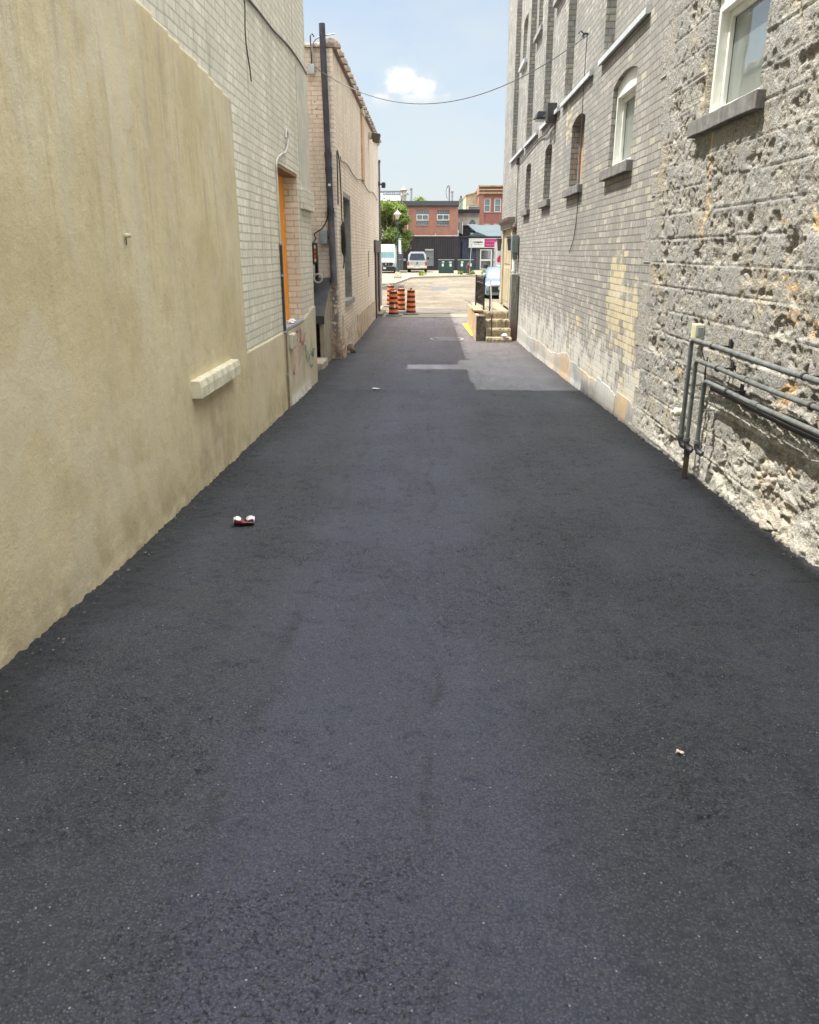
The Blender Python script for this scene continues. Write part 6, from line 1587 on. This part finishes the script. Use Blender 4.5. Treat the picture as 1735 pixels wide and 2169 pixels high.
# behind: beige building with an arched window, red building, yellow gable, church
bg_ = bld('beige_building', 'beige rendered building with dark eave and half-round window behind the shop', (5.2, 110, 0))
m = MB(); wall_sheet(m, 'y', 110, 1, 3.2, 6.65, 0, 6.5, [(5.26, 6.22, 4.5, 5.06, .62)], .2); m.box(3.25, 6.6, 110.3, 118, 0, 6.4)
P('wall', m, simple('beige_render', (.48, .43, .36), .8, scale=1), bg_)
P('eave', MB().box(3.1, 6.68, 109.6, 118, 6.50, 6.94), M_grille, bg_)
P('parapet', MB().box(5.3, 6.7, 112, 118, 6.95, 7.6).box(5.3, 6.7, 111.9, 112.0, 7.3, 7.36), simple('cream_parapet', (.36, .34, .27), .8), bg_)
P('corner_pilaster', MB().box(4.42, 4.5, 109.9, 109.99, 4, 6.5).box(3.2, 6.65, 109.93, 109.985, 6.05, 6.12), simple('beige_trim', (.42, .37, .30), .8), bg_)
wv = P('arched_window', MB().box(5.2, 6.3, 110.15, 110.19, 4.4, 5.75), M_glass_far, bg_)
sub('sill', MB().box(5.1, 6.4, 109.85, 109.99, 5.0, 5.10), M_white, wv, bg_)
rt = bld('corner_brick_building', 'tall dark red brick building with tan stepped cornice behind the shop roof', (11, 120, 0))
m = MB(); wall_sheet(m, 'y', 120, 1, 7.15, 18, 0, 9.5, [(7.95, 8.74, 7.19, 8.76, 0), (9.42, 10.24, 7.19, 8.76, 0)], .2); m.box(7.2, 18, 120.3, 132, 0, 9.4)
P('wall', m, M_farred2, rt)
P('pilaster', MB().box(7.1, 7.9, 119.85, 119.99, 0, 9.45), M_farred, rt)
M_tan = simple('tan_cornice', (.52, .36, .24), .8, scale=2)
P('cornice', MB().box(7.05, 18, 119.6, 119.99, 9.5, 9.75).box(7.0, 18, 119.4, 119.99, 9.95, 10.10).box(6.95, 18, 119.3, 119.99, 10.42, 10.6), M_tan, rt)
P('frieze', MB().box(7.1, 18, 119.8, 130, 9.5, 10.5), simple('frieze_brick', (.34, .20, .14), .8), rt)
for a, b in ((7.95, 8.74), (9.42, 10.24)):
    wv = P('window', MB().box(a, b, 120.14, 120.18, 7.19, 8.76), M_glass_far, rt)
    sub('frame', MB().box(a - .06, a + .04, 119.95, 120.13, 7.15, 8.78).box(b - .04, b + .06, 119.95, 120.13, 7.15, 8.78).box(a - .06, b + .06, 119.93, 119.99, 7.08, 7.15).box(a + .04, b - .04, 120.0, 120.1, 7.95, 8.0).box(a - .06, b + .06, 119.95, 120.1, 8.78, 8.84), M_white, wv, rt)
    sub('lintel', MB().box(a - .1, b + .1, 119.94, 119.99, 8.9, 9.05), M_farred, wv, rt)
    P('lower_arch', MB().box(a - .1, b + .1, 119.9, 119.99, 5.3, 5.5), M_tan, rt)
P('string_course', MB().box(7.9, 18, 119.92, 119.99, 7.0, 7.07), M_tan, rt)
yg = bld('yellow_brick_building', 'pale yellow gabled wall left of the tall dark red building', (6.5, 125, 0))
m = MB(); m.prism([(5.5, 0), (7.6, 0), (7.6, 10.6), (7.0, 10.1), (6.75, 9.85), (5.5, 9.6)], 'y', 125, 135); P('wall', m, M_cream, yg)
m = MB(); m.prism([(5.42, 9.6), (6.75, 9.86), (7.0, 10.12), (7.6, 10.62), (7.6, 10.72), (6.98, 10.22), (6.73, 9.97), (5.42, 9.71)], 'y', 124.8, 135); P('roof_edge', m, M_tan, yg)
ch = bld('pale_roofed_building', 'distant pale building with scalloped roof band and an ornate stone chimney above the tree', (-7, 160, 0))
m = MB(); m.box(-14, -5.5, 160, 175, 0, 10.9); P('wall', m, simple('pale_stone', (.52, .50, .46), .8), ch)
m = MB(); m.prism([(160, 10.9), (162, 12.7), (170, 12.7), (172, 10.9)], 'x', -14, -5.4); P('roof', m, simple('pale_grey_roof', (.20, .22, .23), .7, var=.15, scale=1), ch)
m = MB()
for k in range(12): m.prism([(-8.7 + k * .42 - .2, 12.25), (-8.7 + k * .42, 11.95), (-8.7 + k * .42 + .2, 12.25), (-8.7 + k * .42, 12.45)], 'y', 161.3, 161.5)
P('roof_band', m, simple('light_roof_tiles', (.28, .29, .29), .7), ch)
P('roof_ridge', MB().box(-14, -5.4, 161.8, 170, 12.70, 12.86), simple('ridge', (.38, .40, .42), .7), ch)
cm_ = MB(); cm_.lathe([(.50, 10.0), (.50, 11.9), (.60, 11.95), (.55, 12.1), (.50, 12.15), (.46, 12.6), (.62, 12.75), (.72, 12.95), (.50, 13.1), (.34, 13.2), (.22, 13.45), (.08, 13.6), (.02, 13.75)], c=(-4.88, 161, 0), n=8)
P('chimney', cm_, simple('carved_stone', (.34, .31, .26), .9, var=.3, scale=2, bump=1), ch)
rb2 = bld('distant_roof', 'low pale rooftop just visible past the treetop beyond the red building', (-.2, 150, 0))
P('wall', MB().box(-1.2, .9, 150, 156, 0, 10.0), simple('pale_rooftop', (.35, .34, .33), .8), rb2); P('cap', MB().box(-1.25, .95, 149.9, 156, 10.0, 10.12), M_white, rb2)
# building beyond the tan one on the left: dark, with a tall brown pier
nb = bld('dark_brown_building', 'dark brown building with a tall narrow pier beyond the tan wall', (-5, 50, -.4))
P('wall', MB().box(-12, -3.12, 46, 54, -.6, 3.1), simple('dark_brown_brick', (.07, .055, .05), .8, scale=4), nb)
P('pier', MB().box(-3.35, -2.93, 50, 50.5, -.6, 6.62), simple('brown_pier', (.10, .075, .075), .7, scale=2), nb)
P('pier_cap', MB().box(-3.38, -2.90, 49.95, 50.55, 6.62, 6.72), M_dkmetal, nb)
P('side_fin', MB().box(-3.6, -3.45, 49.6, 50.2, 3.1, 6.3), simple('pale_fin', (.42, .42, .42), .6), nb)
ut = thing('drain_grate', 'flat buff kerb inlet slab in the street just behind the drums at left', 'drain', (-2.1, 30.2, -.466))
MB().box(-.55, .35, -.5, .9, 0, .035).build('slab', simple('buff_slab', (.42, .34, .22), .9, scale=4, dirt=.3), ut, bevel=.01)
MB().box(-.40, .20, -.2, .5, .036, .045).build('grate', simple('grate_iron', (.16, .13, .10), .8), ut)
